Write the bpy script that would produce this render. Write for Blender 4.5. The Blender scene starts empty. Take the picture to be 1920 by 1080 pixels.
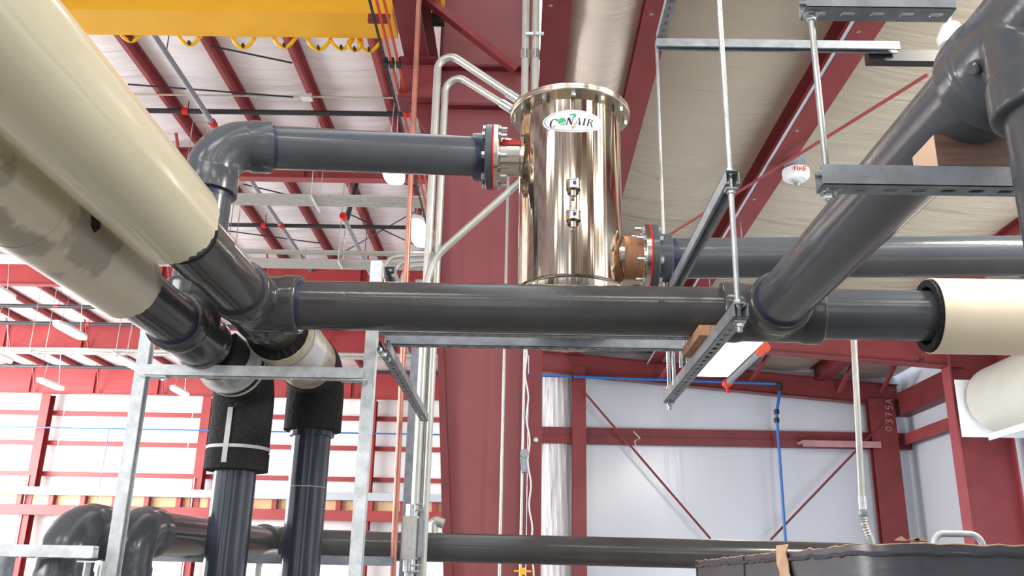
import bpy, bmesh, math, random
from mathutils import Vector as V, Matrix
random.seed(7)
PI = math.pi
SC = bpy.context.scene
COL = SC.collection

# ------------------------------------------------------------------ camera
FPX = 1671.0
EYE = V((0, 0, 1.6))
_y = V((10., -548., -FPX)).normalized()
_z = V((102., 5095., -FPX)); _z = (_z - _y * _z.dot(_y)).normalized()
_x = _y.cross(_z)
R3 = Matrix((_x, _y, _z))                       # camera axes -> world
cd = bpy.data.cameras.new('camera'); cam = bpy.data.objects.new('camera', cd); COL.objects.link(cam)
cd.sensor_width = 36; cd.lens = 36 * FPX / 1920; cd.clip_start = .02; cd.clip_end = 200
cam.matrix_world = Matrix.Translation(EYE) @ R3.to_4x4()
SC.camera = cam

# ------------------------------------------------------------------ world, lights, exposure
SC.view_settings.view_transform = 'Standard'
try: SC.view_settings.look = 'None'
except Exception: pass
SC.view_settings.gamma = 1
SC.view_settings.use_curve_mapping = False
SC.view_settings.exposure = 0.25
wd = bpy.data.worlds.new('world'); SC.world = wd; wd.use_nodes = True
bgn = wd.node_tree.nodes['Background']
bgn.inputs[0].default_value = (.93, .96, 1.0, 1); bgn.inputs[1].default_value = 1.9

def area(name, loc, tgt, sx, sy, power, col=(1, 1, 1)):
    l = bpy.data.lights.new(name, 'AREA'); l.shape = 'RECTANGLE'; l.size = sx; l.size_y = sy
    l.energy = power; l.color = col
    o = bpy.data.objects.new(name, l); COL.objects.link(o); o.location = loc
    o.rotation_euler = (V(tgt) - V(loc)).to_track_quat('-Z', 'Y').to_euler()
    return o
# added area lights out of frame left, in place of daylight from the side
area('daylight_fill_far', (-27, 33, 6), (-10, 42, 6), 10, 8, 4200, (1, .99, .97))  # added to brighten the far wall
area('daylight_fill_side', (-24, 16, 4.5), (-6, 26, 10), 12, 6, 4300, (1, .99, .99))  # added to brighten the tall roof
area('near_left_fill', (-9, -1.5, 4.6), (0, 3.2, 2.6), 5, 2.0, 420, (1, .99, .97))  # added fill on the left pipes and jackets
area('right_overhead_lamp', (3.3, 2.1, 4.9), (2.2, 2.8, 2.4), .3, 1.3, 170, (1, .95, .85))
area('back_wall_fill', (5.2, 5.5, 6.0), (5.0, 19.5, 2.4), .5, 2.4, 235, (1, .98, .96))  # unseen, added to brighten the low bay's back wall
# unseen lamp rows behind the camera, added for long highlights on the pipes
for _ly in (-3.4, -.6):
    for _lx in (-4.2, -1.6, 1.0, 3.6, 6.2):
        area('pipe_highlight_row', (_lx, _ly, 6.15), (_lx, _ly, 0), 1.5, .4, 34, (1, .95, .86))
area('low_bay_floor_bounce', (6.5, 9, .4), (5.0, 17.5, 5.0), 4, 3, 420, (.86, .92, 1))

# ------------------------------------------------------------------ projection helpers (photo pixel -> point at a real depth)
def P(px, py, Y=None, X=None, Z=None):
    d = R3 @ V((px - 960., 540. - py, -FPX))
    k = Y / d.y if Y is not None else (X / d.x if X is not None else (Z - 1.6) / d.z)
    return EYE + d * k
def proj(p):
    c = R3.transposed() @ (V(p) - EYE)
    return 960 + FPX * c.x / -c.z, 540 - FPX * c.y / -c.z
def y_at(X, Z, px, lo=.4, hi=60):
    f = lambda y: proj((X, y, Z))[0] - px
    s = f(lo) > 0
    for _ in range(50):
        m = (lo + hi) / 2
        if (f(m) > 0) == s: lo = m
        else: hi = m
    return lo

# ------------------------------------------------------------------ materials
def lin(c): return tuple(((v / 255) / 12.92 if v <= 10 else ((v / 255 + .055) / 1.055) ** 2.4) for v in c)
def mat(name, rgb, rough=.5, metal=0., var=.12, scale=6., bump=0., bscale=40., stretch=(1, 1, 1), emis=0., rvar=0., coat=0., rgb2=None):
    m = bpy.data.materials.new(name); m.use_nodes = True
    nt = m.node_tree; n = nt.nodes; L = nt.links; b = n['Principled BSDF']
    c = lin(rgb)
    b.inputs['Roughness'].default_value = rough; b.inputs['Metallic'].default_value = metal
    if coat: b.inputs['Coat Weight'].default_value = coat; b.inputs['Coat Roughness'].default_value = .08
    tc = n.new('ShaderNodeTexCoord'); mp = n.new('ShaderNodeMapping'); L.new(tc.outputs['Object'], mp.inputs[0])
    mp.inputs['Scale'].default_value = stretch
    nz = n.new('ShaderNodeTexNoise'); nz.inputs['Scale'].default_value = scale; nz.inputs['Detail'].default_value = 6
    L.new(mp.outputs[0], nz.inputs[0])
    mx = n.new('ShaderNodeMix'); mx.data_type = 'RGBA'
    c2 = lin(rgb2) if rgb2 else tuple(v * (1 - var) for v in c)
    c1 = c if rgb2 else tuple(min(1, v * (1 + var)) for v in c)
    mx.inputs[6].default_value = (*c1, 1); mx.inputs[7].default_value = (*c2, 1)
    rp = n.new('ShaderNodeMapRange'); rp.inputs[1].default_value = .35; rp.inputs[2].default_value = .65
    L.new(nz.outputs[0], rp.inputs[0]); L.new(rp.outputs[0], mx.inputs[0]); L.new(mx.outputs[2], b.inputs['Base Color'])
    if rvar:
        r2 = n.new('ShaderNodeMapRange'); r2.inputs[3].default_value = max(.02, rough - rvar); r2.inputs[4].default_value = rough + rvar
        L.new(nz.outputs[0], r2.inputs[0]); L.new(r2.outputs[0], b.inputs['Roughness'])
    if bump:
        nb = n.new('ShaderNodeTexNoise'); nb.inputs['Scale'].default_value = bscale; nb.inputs['Detail'].default_value = 4
        L.new(mp.outputs[0], nb.inputs[0])
        bp = n.new('ShaderNodeBump'); bp.inputs['Strength'].default_value = bump; bp.inputs['Distance'].default_value = .02
        L.new(nb.outputs[0], bp.inputs['Height']); L.new(bp.outputs[0], b.inputs['Normal'])
    if emis:
        b.inputs['Emission Color'].default_value = (*c, 1); b.inputs['Emission Strength'].default_value = emis
    return m
M = {}
M['pvc'] = mat('grey_pvc', (80, 85, 92), .20, 0, .10, 5, .03, 40, rvar=.06)
M['pvc_dark'] = mat('dark_grey_pvc', (70, 70, 71), .17, 0, .12, 5, .03, 40, rvar=.06)
M['pvc_blue'] = mat('blue_grey_pvc', (58, 64, 76), .16, 0, .10, 4, .02, 30, rvar=.05)
M['primer'] = mat('blue_primer', (44, 46, 92), .35, 0, .25, 18, rgb2=(60, 64, 84))
M['red'] = mat('red_oxide_paint', (150, 66, 70), .48, 0, .09, 2.2, .03, 30)
M['red_col'] = mat('red_column_paint', (150, 80, 84), .5, 0, .05, 1.2, .02, 30)
M['red_deep'] = mat('deep_red_paint', (128, 50, 52), .45, 0, .10, 2.2)
M['red_dark'] = mat('red_oxide_dull', (120, 46, 50), .5, 0, .10, 2.2)
M['red_far'] = mat('red_oxide_bright', (150, 50, 52), .5, 0, .08, 1.0)
M['yellow'] = mat('crane_yellow', (255, 188, 38), .42, 0, .04, 1.5)
M['yellow_cable'] = mat('yellow_cable', (255, 200, 20), .4, 0, .06, 4)
M['galv'] = mat('galvanised_steel', (224, 230, 234), .38, .2, .14, 26, .05, 90, rvar=.10)
M['galv_dark'] = mat('dark_galvanised_steel', (150, 157, 166), .45, .3, .16, 22, .05, 90, rvar=.10)  # galvanised steel in a darker grey
M['zinc'] = mat('zinc_plated_steel', (206, 214, 214), .22, .9, .12, 60, rvar=.1)
M['rod'] = mat('threaded_rod_steel', (196, 204, 206), .25, .9, .2, 8, 0, 60)
M['cond'] = mat('conduit_steel', (196, 198, 192), .36, .6, .08, 10, rvar=.08)
M['copper'] = mat('copper', (192, 130, 114), .34, .65, .22, 6, rvar=.1)
M['beige'] = mat('beige_pvc_jacket', (218, 211, 184), .22, 0, .05, 2.0, .10, 3, coat=.4)
M['beige_worn'] = mat('worn_beige_jacket', (212, 202, 180), .34, 0, .0, 5.0, .10, 8, rgb2=(170, 160, 144), coat=.2)
for _n in M['beige_worn'].node_tree.nodes:
    if _n.type == 'MAP_RANGE': _n.inputs[1].default_value = .50; _n.inputs[2].default_value = .54
    if _n.type == 'TEX_NOISE' and _n.inputs['Scale'].default_value < 7: _n.inputs['Scale'].default_value = 4.2
M['white_jacket'] = mat('cream_white_jacket', (246, 232, 206), .35, 0, .03, 3, .04, 12)
M['foil'] = mat('foil_jacket', (214, 218, 220), .32, .5, .10, 9, .25, 9)
M['foam'] = mat('black_foam', (34, 34, 36), .85, 0, .3, 50, .5, 60)
M['black'] = mat('black_plastic', (40, 40, 44), .4, 0, .2, 12)
M['blackfilm'] = mat('black_wrap_film', (52, 54, 62), .34, 0, .12, 3, .12, 6, stretch=(1, 1, 3))
M['blackpipe'] = mat('black_steel_pipe', (50, 54, 58), .4, .2, .1, 6)
M['wood'] = mat('fresh_lumber', (226, 196, 166), .7, 0, .0, 5, .1, 60, stretch=(1, 14, 14), rgb2=(196, 158, 128))
M['wood_brown'] = mat('brown_lumber', (126, 98, 86), .65, 0, .0, 5, .1, 60, stretch=(1.5, 14, 14), rgb2=(100, 76, 66))
M['strap'] = mat('wood_packing', (190, 142, 108), .75, 0, .0, 6, .15, 60, stretch=(14, 2, 2), rgb2=(164, 116, 86))
M['card'] = mat('torn_cardboard', (196, 160, 130), .85, 0, .12, 20, .2, 40)
M['blue'] = mat('blue_air_pipe', (44, 110, 190), .35, 0, .06, 4)
M['white'] = mat('white_painted', (228, 230, 232), .4, 0, .04, 3)
M['cream'] = mat('white_steel_hood', (200, 200, 190), .35, 0, .03, 3)
M['redplastic'] = mat('red_plastic', (214, 30, 34), .4, 0, .05, 4)
M['orange'] = mat('orange_conductor', (214, 78, 48), .4, 0, .06, 4)
M['bluedot'] = mat('blue_plug', (40, 80, 170), .3, 0, .05, 4)
M['green'] = mat('green_print', (60, 176, 128), .4, 0, .15, 30)
M['ink'] = mat('black_print', (24, 26, 28), .5, 0, .02, 4)
M['silverprint'] = mat('silver_print', (176, 182, 192), .4, 0, .02, 4)
M['chalk'] = mat('chalk', (196, 170, 170), .9, 0, .1, 20)
M['tan'] = mat('tan_board', (222, 184, 140), .7, 0, .05, 3)
M['concrete'] = mat('concrete_floor', (150, 150, 146), .6, 0, .08, 1.2)
M['lamp'] = mat('lamp_diffuser', (255, 252, 240), .5, 0, 0, 1, emis=14)
M['lamp_warm'] = mat('lamp_diffuser_panel', (255, 250, 226), .5, 0, 0, 1, emis=9)
M['tape'] = mat('white_tape', (214, 214, 212), .6, 0, .1, 14)

def insulation(name, rgb, rough, wr_stretch, strength, spec=.5, scale=1.0):
    m = bpy.data.materials.new(name); m.use_nodes = True
    nt = m.node_tree; n = nt.nodes; L = nt.links; b = n['Principled BSDF']
    b.inputs['Base Color'].default_value = (*lin(rgb), 1); b.inputs['Roughness'].default_value = rough
    b.inputs['Specular IOR Level'].default_value = spec
    tc = n.new('ShaderNodeTexCoord'); mp = n.new('ShaderNodeMapping'); L.new(tc.outputs['Object'], mp.inputs[0])
    mp.inputs['Scale'].default_value = wr_stretch
    nz = n.new('ShaderNodeTexNoise'); nz.inputs['Scale'].default_value = scale; nz.inputs['Detail'].default_value = 5
    nz.inputs['Distortion'].default_value = .4
    L.new(mp.outputs[0], nz.inputs[0])
    bp = n.new('ShaderNodeBump'); bp.inputs['Strength'].default_value = strength; bp.inputs['Distance'].default_value = .12
    L.new(nz.outputs[0], bp.inputs['Height']); L.new(bp.outputs[0], b.inputs['Normal'])
    mx = n.new('ShaderNodeMix'); mx.data_type = 'RGBA'; c = lin(rgb)
    mx.inputs[6].default_value = (*[v * .93 for v in c], 1); mx.inputs[7].default_value = (*[min(1, v * 1.05) for v in c], 1)
    L.new(nz.outputs[0], mx.inputs[0]); L.new(mx.outputs[2], b.inputs['Base Color'])
    return m
M['ins_high'] = insulation('white_roof_blanket', (240, 236, 238), .38, (.35, 3.2, 1), .9)
M['ins_low'] = insulation('cream_roof_blanket', (190, 181, 162), .30, (.5, 2.6, 1), .55)
M['ins_wall'] = insulation('white_wall_blanket', (214, 220, 230), .22, (.8, .8, .10), .22)
M['ins_far'] = insulation('white_far_wall_blanket', (240, 238, 238), .5, (1.6, 1.6, .2), .5)
M['ins_wrinkle'] = insulation('wrinkled_foil_blanket', (226, 226, 230), .26, (5, 5, .5), 1.0)
M['ins_roll'] = insulation('cream_sagging_blanket', (222, 208, 196), .5, (1.2, 6, 1), .35)

# brushed stainless
def stainless(name, rough=.09, rgb=(206, 194, 178)):
    m = bpy.data.materials.new(name); m.use_nodes = True
    nt = m.node_tree; n = nt.nodes; L = nt.links; b = n['Principled BSDF']
    b.inputs['Base Color'].default_value = (*lin(rgb), 1); b.inputs['Metallic'].default_value = 1
    b.inputs['Roughness'].default_value = rough
    tc = n.new('ShaderNodeTexCoord'); mp = n.new('ShaderNodeMapping'); L.new(tc.outputs['Object'], mp.inputs[0])
    mp.inputs['Scale'].default_value = (8, 8, .02)
    nz = n.new('ShaderNodeTexNoise'); nz.inputs['Scale'].default_value = 1.9; nz.inputs['Detail'].default_value = 2.5
    L.new(mp.outputs[0], nz.inputs[0])
    bp = n.new('ShaderNodeBump'); bp.inputs['Strength'].default_value = .5; bp.inputs['Distance'].default_value = .012
    L.new(nz.outputs[0], bp.inputs['Height']); L.new(bp.outputs[0], b.inputs['Normal'])
    return m
M['steel'] = stainless('stainless_steel')
M['steel_plain'] = mat('stainless_fittings', (210, 200, 188), .2, 1, .05, 10)

# ------------------------------------------------------------------ mesh building
class MB:
    def __init__(s): s.v = []; s.f = []
    def add(s, vs, fs):
        k = len(s.v); s.v += [V(a) for a in vs]; s.f += [[i + k for i in f] for f in fs]
        return s
    def box(s, a, b):
        x0, x1 = sorted((a[0], b[0])); y0, y1 = sorted((a[1], b[1])); z0, z1 = sorted((a[2], b[2]))
        return s.add([(x0, y0, z0), (x1, y0, z0), (x1, y1, z0), (x0, y1, z0), (x0, y0, z1), (x1, y0, z1), (x1, y1, z1), (x0, y1, z1)],
                     [(3, 2, 1, 0), (4, 5, 6, 7), (0, 1, 5, 4), (1, 2, 6, 5), (2, 3, 7, 6), (3, 0, 4, 7)])
    def extr(s, prof, p0, p1, u, v):
        """closed 2D outline (a,b) -> a*u+b*v, swept straight from p0 to p1"""
        p0, p1, u, v = V(p0), V(p1), V(u), V(v); n = len(prof)
        vs = [p0 + u * a + v * b for a, b in prof] + [p1 + u * a + v * b for a, b in prof]
        return s.add(vs, [list(range(n))[::-1], list(range(n, 2 * n))] + [(i, (i + 1) % n, n + (i + 1) % n, n + i) for i in range(n)])
    def beam(s, p0, p1, w, h, up=(0, 0, 1)):
        p0, p1 = V(p0), V(p1); d = (p1 - p0).normalized(); u = d.cross(V(up)).normalized(); v = u.cross(d)
        return s.extr([(-w / 2, -h / 2), (w / 2, -h / 2), (w / 2, h / 2), (-w / 2, h / 2)], p0, p1, u, v)
    def tube(s, path, r, n=24, cap=True, closed=False):
        path = [V(p) for p in path]; m = len(path); rs = r if isinstance(r, (list, tuple)) else [r] * m
        tan = []
        for i in range(m):
            a = path[i - 1] if (i > 0 or closed) else path[i]; b = path[(i + 1) % m] if (i < m - 1 or closed) else path[i]
            t = b - a
            if t.length < 1e-7: t = (path[i + 1] - path[i - 2]) if 1 < i < m - 1 else (tan[-1] if tan else V((0, 0, 1)))
            tan.append(t.normalized())
        nrm = tan[0].orthogonal().normalized(); vs = []
        for i in range(m):
            nrm = (nrm - tan[i] * nrm.dot(tan[i])).normalized(); bi = tan[i].cross(nrm)
            for k in range(n):
                a = 2 * PI * k / n; vs.append(path[i] + (nrm * math.cos(a) + bi * math.sin(a)) * rs[i])
        fs = []
        for i in range(m if closed else m - 1):
            j = (i + 1) % m
            for k in range(n): fs.append((i * n + k, i * n + (k + 1) % n, j * n + (k + 1) % n, j * n + k))
        if cap and not closed: fs += [list(range(n))[::-1], list(range((m - 1) * n, m * n))]
        return s.add(vs, fs)
    def lathe(s, c, axis, prof, n=40, cap=True, jit=None):
        c, d = V(c), V(axis).normalized(); e1 = d.orthogonal().normalized(); e2 = d.cross(e1); vs = []
        for i, (t, r) in enumerate(prof):
            for k in range(n):
                a = 2 * PI * k / n; tt = t + (jit(i, k) if jit else 0)
                vs.append(c + d * tt + (e1 * math.cos(a) + e2 * math.sin(a)) * r)
        m = len(prof); fs = [(i * n + k, i * n + (k + 1) % n, (i + 1) * n + (k + 1) % n, (i + 1) * n + k) for i in range(m - 1) for k in range(n)]
        if cap: fs += [list(range(n))[::-1], list(range((m - 1) * n, m * n))]
        return s.add(vs, fs)
WL = {}
def mesh_obj(name, mb, m, org, smooth=35):
    me = bpy.data.meshes.new(name); me.from_pydata([tuple(v - org) for v in mb.v], [], mb.f); me.materials.append(m)
    bm = bmesh.new(); bm.from_mesh(me); bmesh.ops.recalc_face_normals(bm, faces=bm.faces)
    for f in bm.faces: f.smooth = bool(smooth)
    if smooth:
        lim = math.radians(smooth)
        for e in bm.edges:
            if len(e.link_faces) != 2 or e.calc_face_angle(0) > lim: e.smooth = False
    bm.to_mesh(me); bm.free()
    o = bpy.data.objects.new(name, me); COL.objects.link(o)
    return o
def part(name, mb, m, parent, smooth=35, label=None):
    org = WL[parent.name]; o = mesh_obj(name, mb, m, org, smooth); o.parent = parent; WL[o.name] = org
    if label: o['label'] = label
    return o
def tag(o, label=None, cat=None, group=None, kind=None):
    if label: o['label'] = label
    if cat: o['category'] = cat
    if group: o['group'] = group
    if kind: o['kind'] = kind
    return o
def thing(name, loc, label, cat, group=None, kind=None):
    o = bpy.data.objects.new(name, None); o.empty_display_size = .05; COL.objects.link(o); o.location = loc; WL[o.name] = V(loc)
    return tag(o, label, cat, group, kind)
def single(name, mb, m, label, cat, group=None, kind=None, smooth=35):
    lo = V([min(v[i] for v in mb.v) for i in range(3)]); hi = V([max(v[i] for v in mb.v) for i in range(3)])
    org = V(((lo.x + hi.x) / 2, (lo.y + hi.y) / 2, lo.z)); o = mesh_obj(name, mb, m, org, smooth); o.location = org; WL[o.name] = org
    return tag(o, label, cat, group, kind)
def struct(name, mb, m, smooth=0, parent=None):
    if parent: return part(name, mb, m, parent, smooth)
    return single(name, mb, m, None, None, None, 'structure', smooth)
def place_copy(src, parent, world_mat):
    c = src.copy(); COL.objects.link(c); c.parent = parent
    c.matrix_local = Matrix.Translation(-WL[parent.name]) @ world_mat; WL[c.name] = WL[parent.name]
    return c
def frame(o, z, x=None):
    z = V(z).normalized(); x = V(x) if x is not None else z.orthogonal(); x = (x - z * x.dot(z)).normalized(); y = z.cross(x)
    return Matrix.Translation(V(o)) @ Matrix((x, y, z)).transposed().to_4x4()
def arc_pts(c, d1, d2, R, n=10):
    """rounded 90-degree (or other) corner at c between directions d1 and d2 (both leaving c)"""
    c, d1, d2 = V(c), V(d1).normalized(), V(d2).normalized()
    p1, p2 = c + d1 * R, c + d2 * R; half = d1.angle(d2) / 2; bis = (d1 + d2).normalized()
    cc = c + bis * (R / math.cos(half)); rad = (p1 - cc).length; a, b = (p1 - cc), (p2 - cc); ang = a.angle(b); ax = a.cross(b).normalized()
    return [cc + Matrix.Rotation(ang * i / n, 3, ax) @ a for i in range(n + 1)]
def bent(points, R, n=8):
    pts = [V(points[0])]
    for i in range(1, len(points) - 1):
        a, b, c = V(points[i - 1]), V(points[i]), V(points[i + 1]); pts += arc_pts(b, a - b, c - b, R, n)
    return pts + [V(points[-1])]
def ibeam_prof(w, h, tf, tw):
    return [(-w/2, -h/2), (w/2, -h/2), (w/2, -h/2+tf), (tw/2, -h/2+tf), (tw/2, h/2-tf), (w/2, h/2-tf), (w/2, h/2), (-w/2, h/2), (-w/2, h/2-tf), (-tw/2, h/2-tf), (-tw/2, -h/2+tf), (-w/2, -h/2+tf)]

# hardware prototypes ------------------------------------------------
def hexnut(mb, c, axis, r, h):
    return mb.lathe(c, axis, [(-h/2, r * .92), (-h/2 + h * .08, r), (h/2 - h * .08, r), (h/2, r * .92)], 6)
_hw = {}
def bolt_mesh(L, head, r=.0095):
    """stud along z from -head side to L; hexagon head, nut"""
    k = ('b', L, head, r)
    if k not in _hw:
        mb = MB(); mb.lathe((0, 0, 0), (0, 0, 1), [(0, r), (L, r)], 10)
        hexnut(mb, (0, 0, 0), (0, 0, 1), r * 1.75, .014); hexnut(mb, (0, 0, head), (0, 0, 1), r * 1.75, .016)
        o = mesh_obj('bolt', mb, M['zinc'], V((0, 0, 0)), 20); me = o.data; bpy.data.objects.remove(o); _hw[k] = me
    return _hw[k]
def place(name, me, parent, mw):
    o = bpy.data.objects.new(name, me); COL.objects.link(o); o.parent = parent
    o.matrix_local = Matrix.Translation(-WL[parent.name]) @ mw; WL[o.name] = WL[parent.name]; return o

# strut channel ------------------------------------------------------
def strut_into(mb, p0, p1, back, w=.041, h=.041, slots=True, pitch=.055):
    """C-channel from p0 to p1 (centre line); 'back' is the direction its slotted web faces; the open side is opposite"""
    p0, p1 = V(p0), V(p1); d = (p1 - p0); Lg = d.length; d.normalize(); b = V(back); b = (b - d * b.dot(d)).normalized(); u = d.cross(b)
    t = .0026; g = .009; a = w / 2; c = h / 2
    at = lambda s_, x, y: p0 + d * s_ + u * x + b * y
    prof = [(-a, c - t), (-a, -c), (-a + g, -c), (-a + g, -c + .007), (-a + g - .0022, -c + .007), (-a + g - .0022, -c + t), (-a + t, -c + t), (-a + t, c - t)]
    mb.extr(prof, p0, p1, u, b); mb.extr([(-x, y) for x, y in prof][::-1], p0, p1, u, b)
    if not slots:
        mb.extr([(-a, c - t), (a, c - t), (a, c), (-a, c)], p0, p1, u, b); return mb
    n = max(1, int(Lg / pitch)); pl = Lg / n; hl, hw = .0145, .007
    for i in range(n):
        m0 = (i + .5) * pl
        hole = []
        for k in range(12):
            ang = 2 * PI * (k + .5) / 12; x = hw * math.cos(ang); y = hw * math.sin(ang) + (hl - hw) * (1 if math.sin(ang) > 0 else -1)
            hole.append((x, y))
        outer = []
        for k in range(12):
            ang = 2 * PI * (k + .5) / 12; cx, sy = math.cos(ang), math.sin(ang)
            q = min(a / abs(cx), (pl / 2) / abs(sy)); x, y = cx * q, sy * q
            outer.append((x, y))
        corners = {}
        vs = []
        for lay in (c, c - t):
            vs += [at(m0 + y, x, lay) for x, y in hole] + [at(m0 + y, x, lay) for x, y in outer] + [at(m0 + sy * pl / 2, sx * a, lay) for sx, sy in ((1, 1), (-1, 1), (-1, -1), (1, -1))]
        fs = []
        for lay in (0, 28):
            for k in range(12):
                k2 = (k + 1) % 12; o1, o2 = outer[k], outer[k2]
                face = [lay + k, lay + 12 + k]
                e1 = abs(abs(o1[0]) - a) < 1e-6; e2 = abs(abs(o2[0]) - a) < 1e-6
                if e1 != e2:
                    sx = 1 if (o1[0] + o2[0]) > 0 else -1; sy = 1 if (o1[1] + o2[1]) > 0 else -1
                    face.append(lay + 24 + ((0 if sx > 0 else 1) if sy > 0 else (2 if sx < 0 else 3)))
                face += [lay + 12 + k2, lay + k2]
                fs.append(face)
        for k in range(12): fs.append((k, (k + 1) % 12, 28 + (k + 1) % 12, 28 + k))
        mb.add(vs, fs)
    return mb
def rod_mb(p0, p1, r=.006, n=10):
    """threaded rod: fine ridges modelled as a beaded profile near the camera scale"""
    p0, p1 = V(p0), V(p1); L = (p1 - p0).length; k = min(300, int(L / .0035)); pr = []
    for i in range(k + 1): pr.append((L * i / k, r * (1.0 if i % 2 else .994)))
    return MB().lathe(p0, p1 - p0, pr, n)
def nut_set(parent, c, axis=(0, 0, 1), r=.011, washer=.019, square=False):
    mb = MB(); hexnut(mb, V(c) + V(axis) * .008, axis, r, .011); part('nut', mb, M['zinc'], parent, 20)
    mb = MB()
    if square: mb.box(V(c) - V((washer, washer, .0025)), V(c) + V((washer, washer, .0025)))
    else: mb.lathe(V(c) - V(axis) * .0015, axis, [(0, washer), (.003, washer)], 20)
    part('washer', mb, M['zinc'], parent, 20)

# pvc fittings -------------------------------------------------------
PR = .084
def pipe_part(parent, p0, p1, r=PR, m='pvc', name='pipe', n=48):
    return part(name, MB().tube([p0, p1], r, n), M[m], parent)
def primer(parent, c, d, r=PR, L=.02):
    return part('primer_ring', MB().tube([V(c), V(c) + V(d).normalized() * L], r + .0012, 48), M['primer'], parent, label='blue primer stain')
def elbow_part(parent, c, d1, d2, r=PR, R=.12, L=.075, m='pvc'):
    c, d1, d2 = V(c), V(d1).normalized(), V(d2).normalized(); rb, rs = r * 1.13, r * 1.19
    path = [c + d1 * (R + L), c + d1 * (R + .012)]; rr = [rs, rs]
    for i, p in enumerate(arc_pts(c, d1, d2, R, 14)): path.append(p); rr.append(rb)
    path += [c + d2 * (R + .012), c + d2 * (R + L)]; rr += [rs, rs]
    return part('elbow', MB().tube(path, rr, 48), M[m], parent, 50)
def tee_part(parent, c, run, br, r=PR, a=.17, b=.17, m='pvc', voxel=.006):
    c, run, br = V(c), V(run).normalized(), V(br).normalized(); rh = r * 1.16
    mb = MB()
    for s_, d, ln in ((1, run, a), (-1, run, a)): pass
    mb.lathe(c - run * a, run, [(0, rh + .002), (.006, rh + .005), (.06, rh + .005), (.068, rh), (2 * a - .068, rh), (2 * a - .06, rh + .005), (2 * a - .006, rh + .005), (2 * a, rh + .002)], 48)
    mb.lathe(c, br, [(0, rh), (b - .068, rh), (b - .06, rh + .005), (b - .006, rh + .005), (b, rh + .002)], 48)
    o = part('tee', mb, M[m], parent, 50)
    rm = o.modifiers.new('remesh', 'REMESH'); rm.mode = 'VOXEL'; rm.voxel_size = voxel; rm.use_smooth_shade = True
    sm = o.modifiers.new('smooth', 'SMOOTH'); sm.factor = .5; sm.iterations = 7
    return o
def jacket(parent, p0, p1, r, rin, m='beige', ragged=.0, foam=True, fo=.006, name='insulation_jacket', label=None):
    """jacket shell from p0 to p1 (p1 = the end the photo shows) and a foam ring peeping out of it"""
    p0, p1 = V(p0), V(p1); L = (p1 - p0).length; rnd = random.Random(int(r * 1e4)); js = [rnd.uniform(-1, 1) * ragged for _ in range(96)]
    mb = MB().lathe(p0, p1 - p0, [(0, r - .004), (0, r), (L * .5, r), (L, r), (L, r - .004), (L * .5, r - .004)], 96, cap=False, jit=lambda i, k: js[k] if i in (3, 4) else 0)
    part(name, mb, M[m], parent, 40, label)
    if foam:
        js2 = [rnd.uniform(-1, 1) * (ragged * .4 + .001) for _ in range(96)]
        mb = MB().lathe(p0, p1 - p0, [(.01, r - .006), (L + fo, r - .006), (L + fo, rin), (.01, rin)], 96, cap=False, jit=lambda i, k: js2[k] if i in (1, 2) else 0)
        part('foam_insulation', mb, M['foam'], parent, 40)
def flange_set(parent, c, d, n_bolts=8, neck=True):
    """c: gasket centre, d: towards the plastic pipe. plastic flange + gasket + steel flange + bolts"""
    c, d = V(c), V(d).normalized()
    f = part('plastic_flange', MB().lathe(c + d * .003, d, [(0, .137), (.002, .1395), (.026, .1395), (.030, .136), (.031, .104), (.085, .101), (.088, .098)], 56), M['pvc'], parent)
    part('gasket', MB().lathe(c - d * .003, d, [(0, .1405), (.006, .1405)], 56), M['redplastic'], parent, label='thin red rubber gasket')
    s = part('steel_flange', MB().lathe(c - d * .003, -d, [(0, .1395), (.018, .1395), (.020, .138), (.020, .092), (.028, .088)], 56), M['steel_plain'], parent)
    e1 = V((0, 0, 1)); e2 = d.cross(e1)
    me = bolt_mesh(.098, .064)
    for k in range(n_bolts):
        a = 2 * PI * (k + .5) / n_bolts
        o = c + d * .040 + (e1 * math.cos(a) + e2 * math.sin(a)) * .119
        place('bolt', me, s, frame(o, -d, e1))

# ------------------------------------------------------------------ STRUCTURE: floor, walls, roofs
struct('floor', MB().box((-34, -14, -.2), (14, 44, 0)), M['concrete'])
YE = 42.0                                        # far end wall of the tall bay
YB = 20.0                                        # back wall of the low bay
XR = 8.75                                        # right wall of the low bay
HI = 1.6 + 9.2                                  # underside of the tall bay's purlins
def zlow(x): return 1.6 + 5.0 - .085 * x         # underside of the low bay's purlins
struct('wall_far', MB().box((-34, YE + .35, 0), (1.2, YE + .5, 13)), M['ins_far'])
struct('wall_back', MB().box((.3, YB + .25, 0), (XR + .4, YB + .4, 7)), M['ins_wall'])
struct('wall_right', MB().box((XR, 1.5, 0), (XR + .15, YB + .4, 7)).box((XR, -14, 0), (XR + .15, -3, 7)), M['ins_wall'])  # gap left for a bright streak on the tank's right side
struct('wall_left', MB().box((-34.2, 2, 7.5), (-34, 44, 13)), M['ins_far'])
# unseen wall behind the camera, its gaps shaped for bright streaks on the tank
for _k, (_a, _b) in enumerate(((-34, -24), (-21.5, -19), (-11.5, -8), (-5.5, -3.5), (-1, 3.5), (6.5, 9.2))):
    struct('wall_front', MB().box((_a, -14.2, 0), (_b, -14, 9.5)), M['ins_wall'])
struct('wall_front', MB().box((-34, -14.2, 9.5), (.5, -14, 13)), M['ins_wall'])
struct('wall_upper', MB().box((.42, -14, 7.1), (.55, 44, 12.5)), M['ins_far'])

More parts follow.
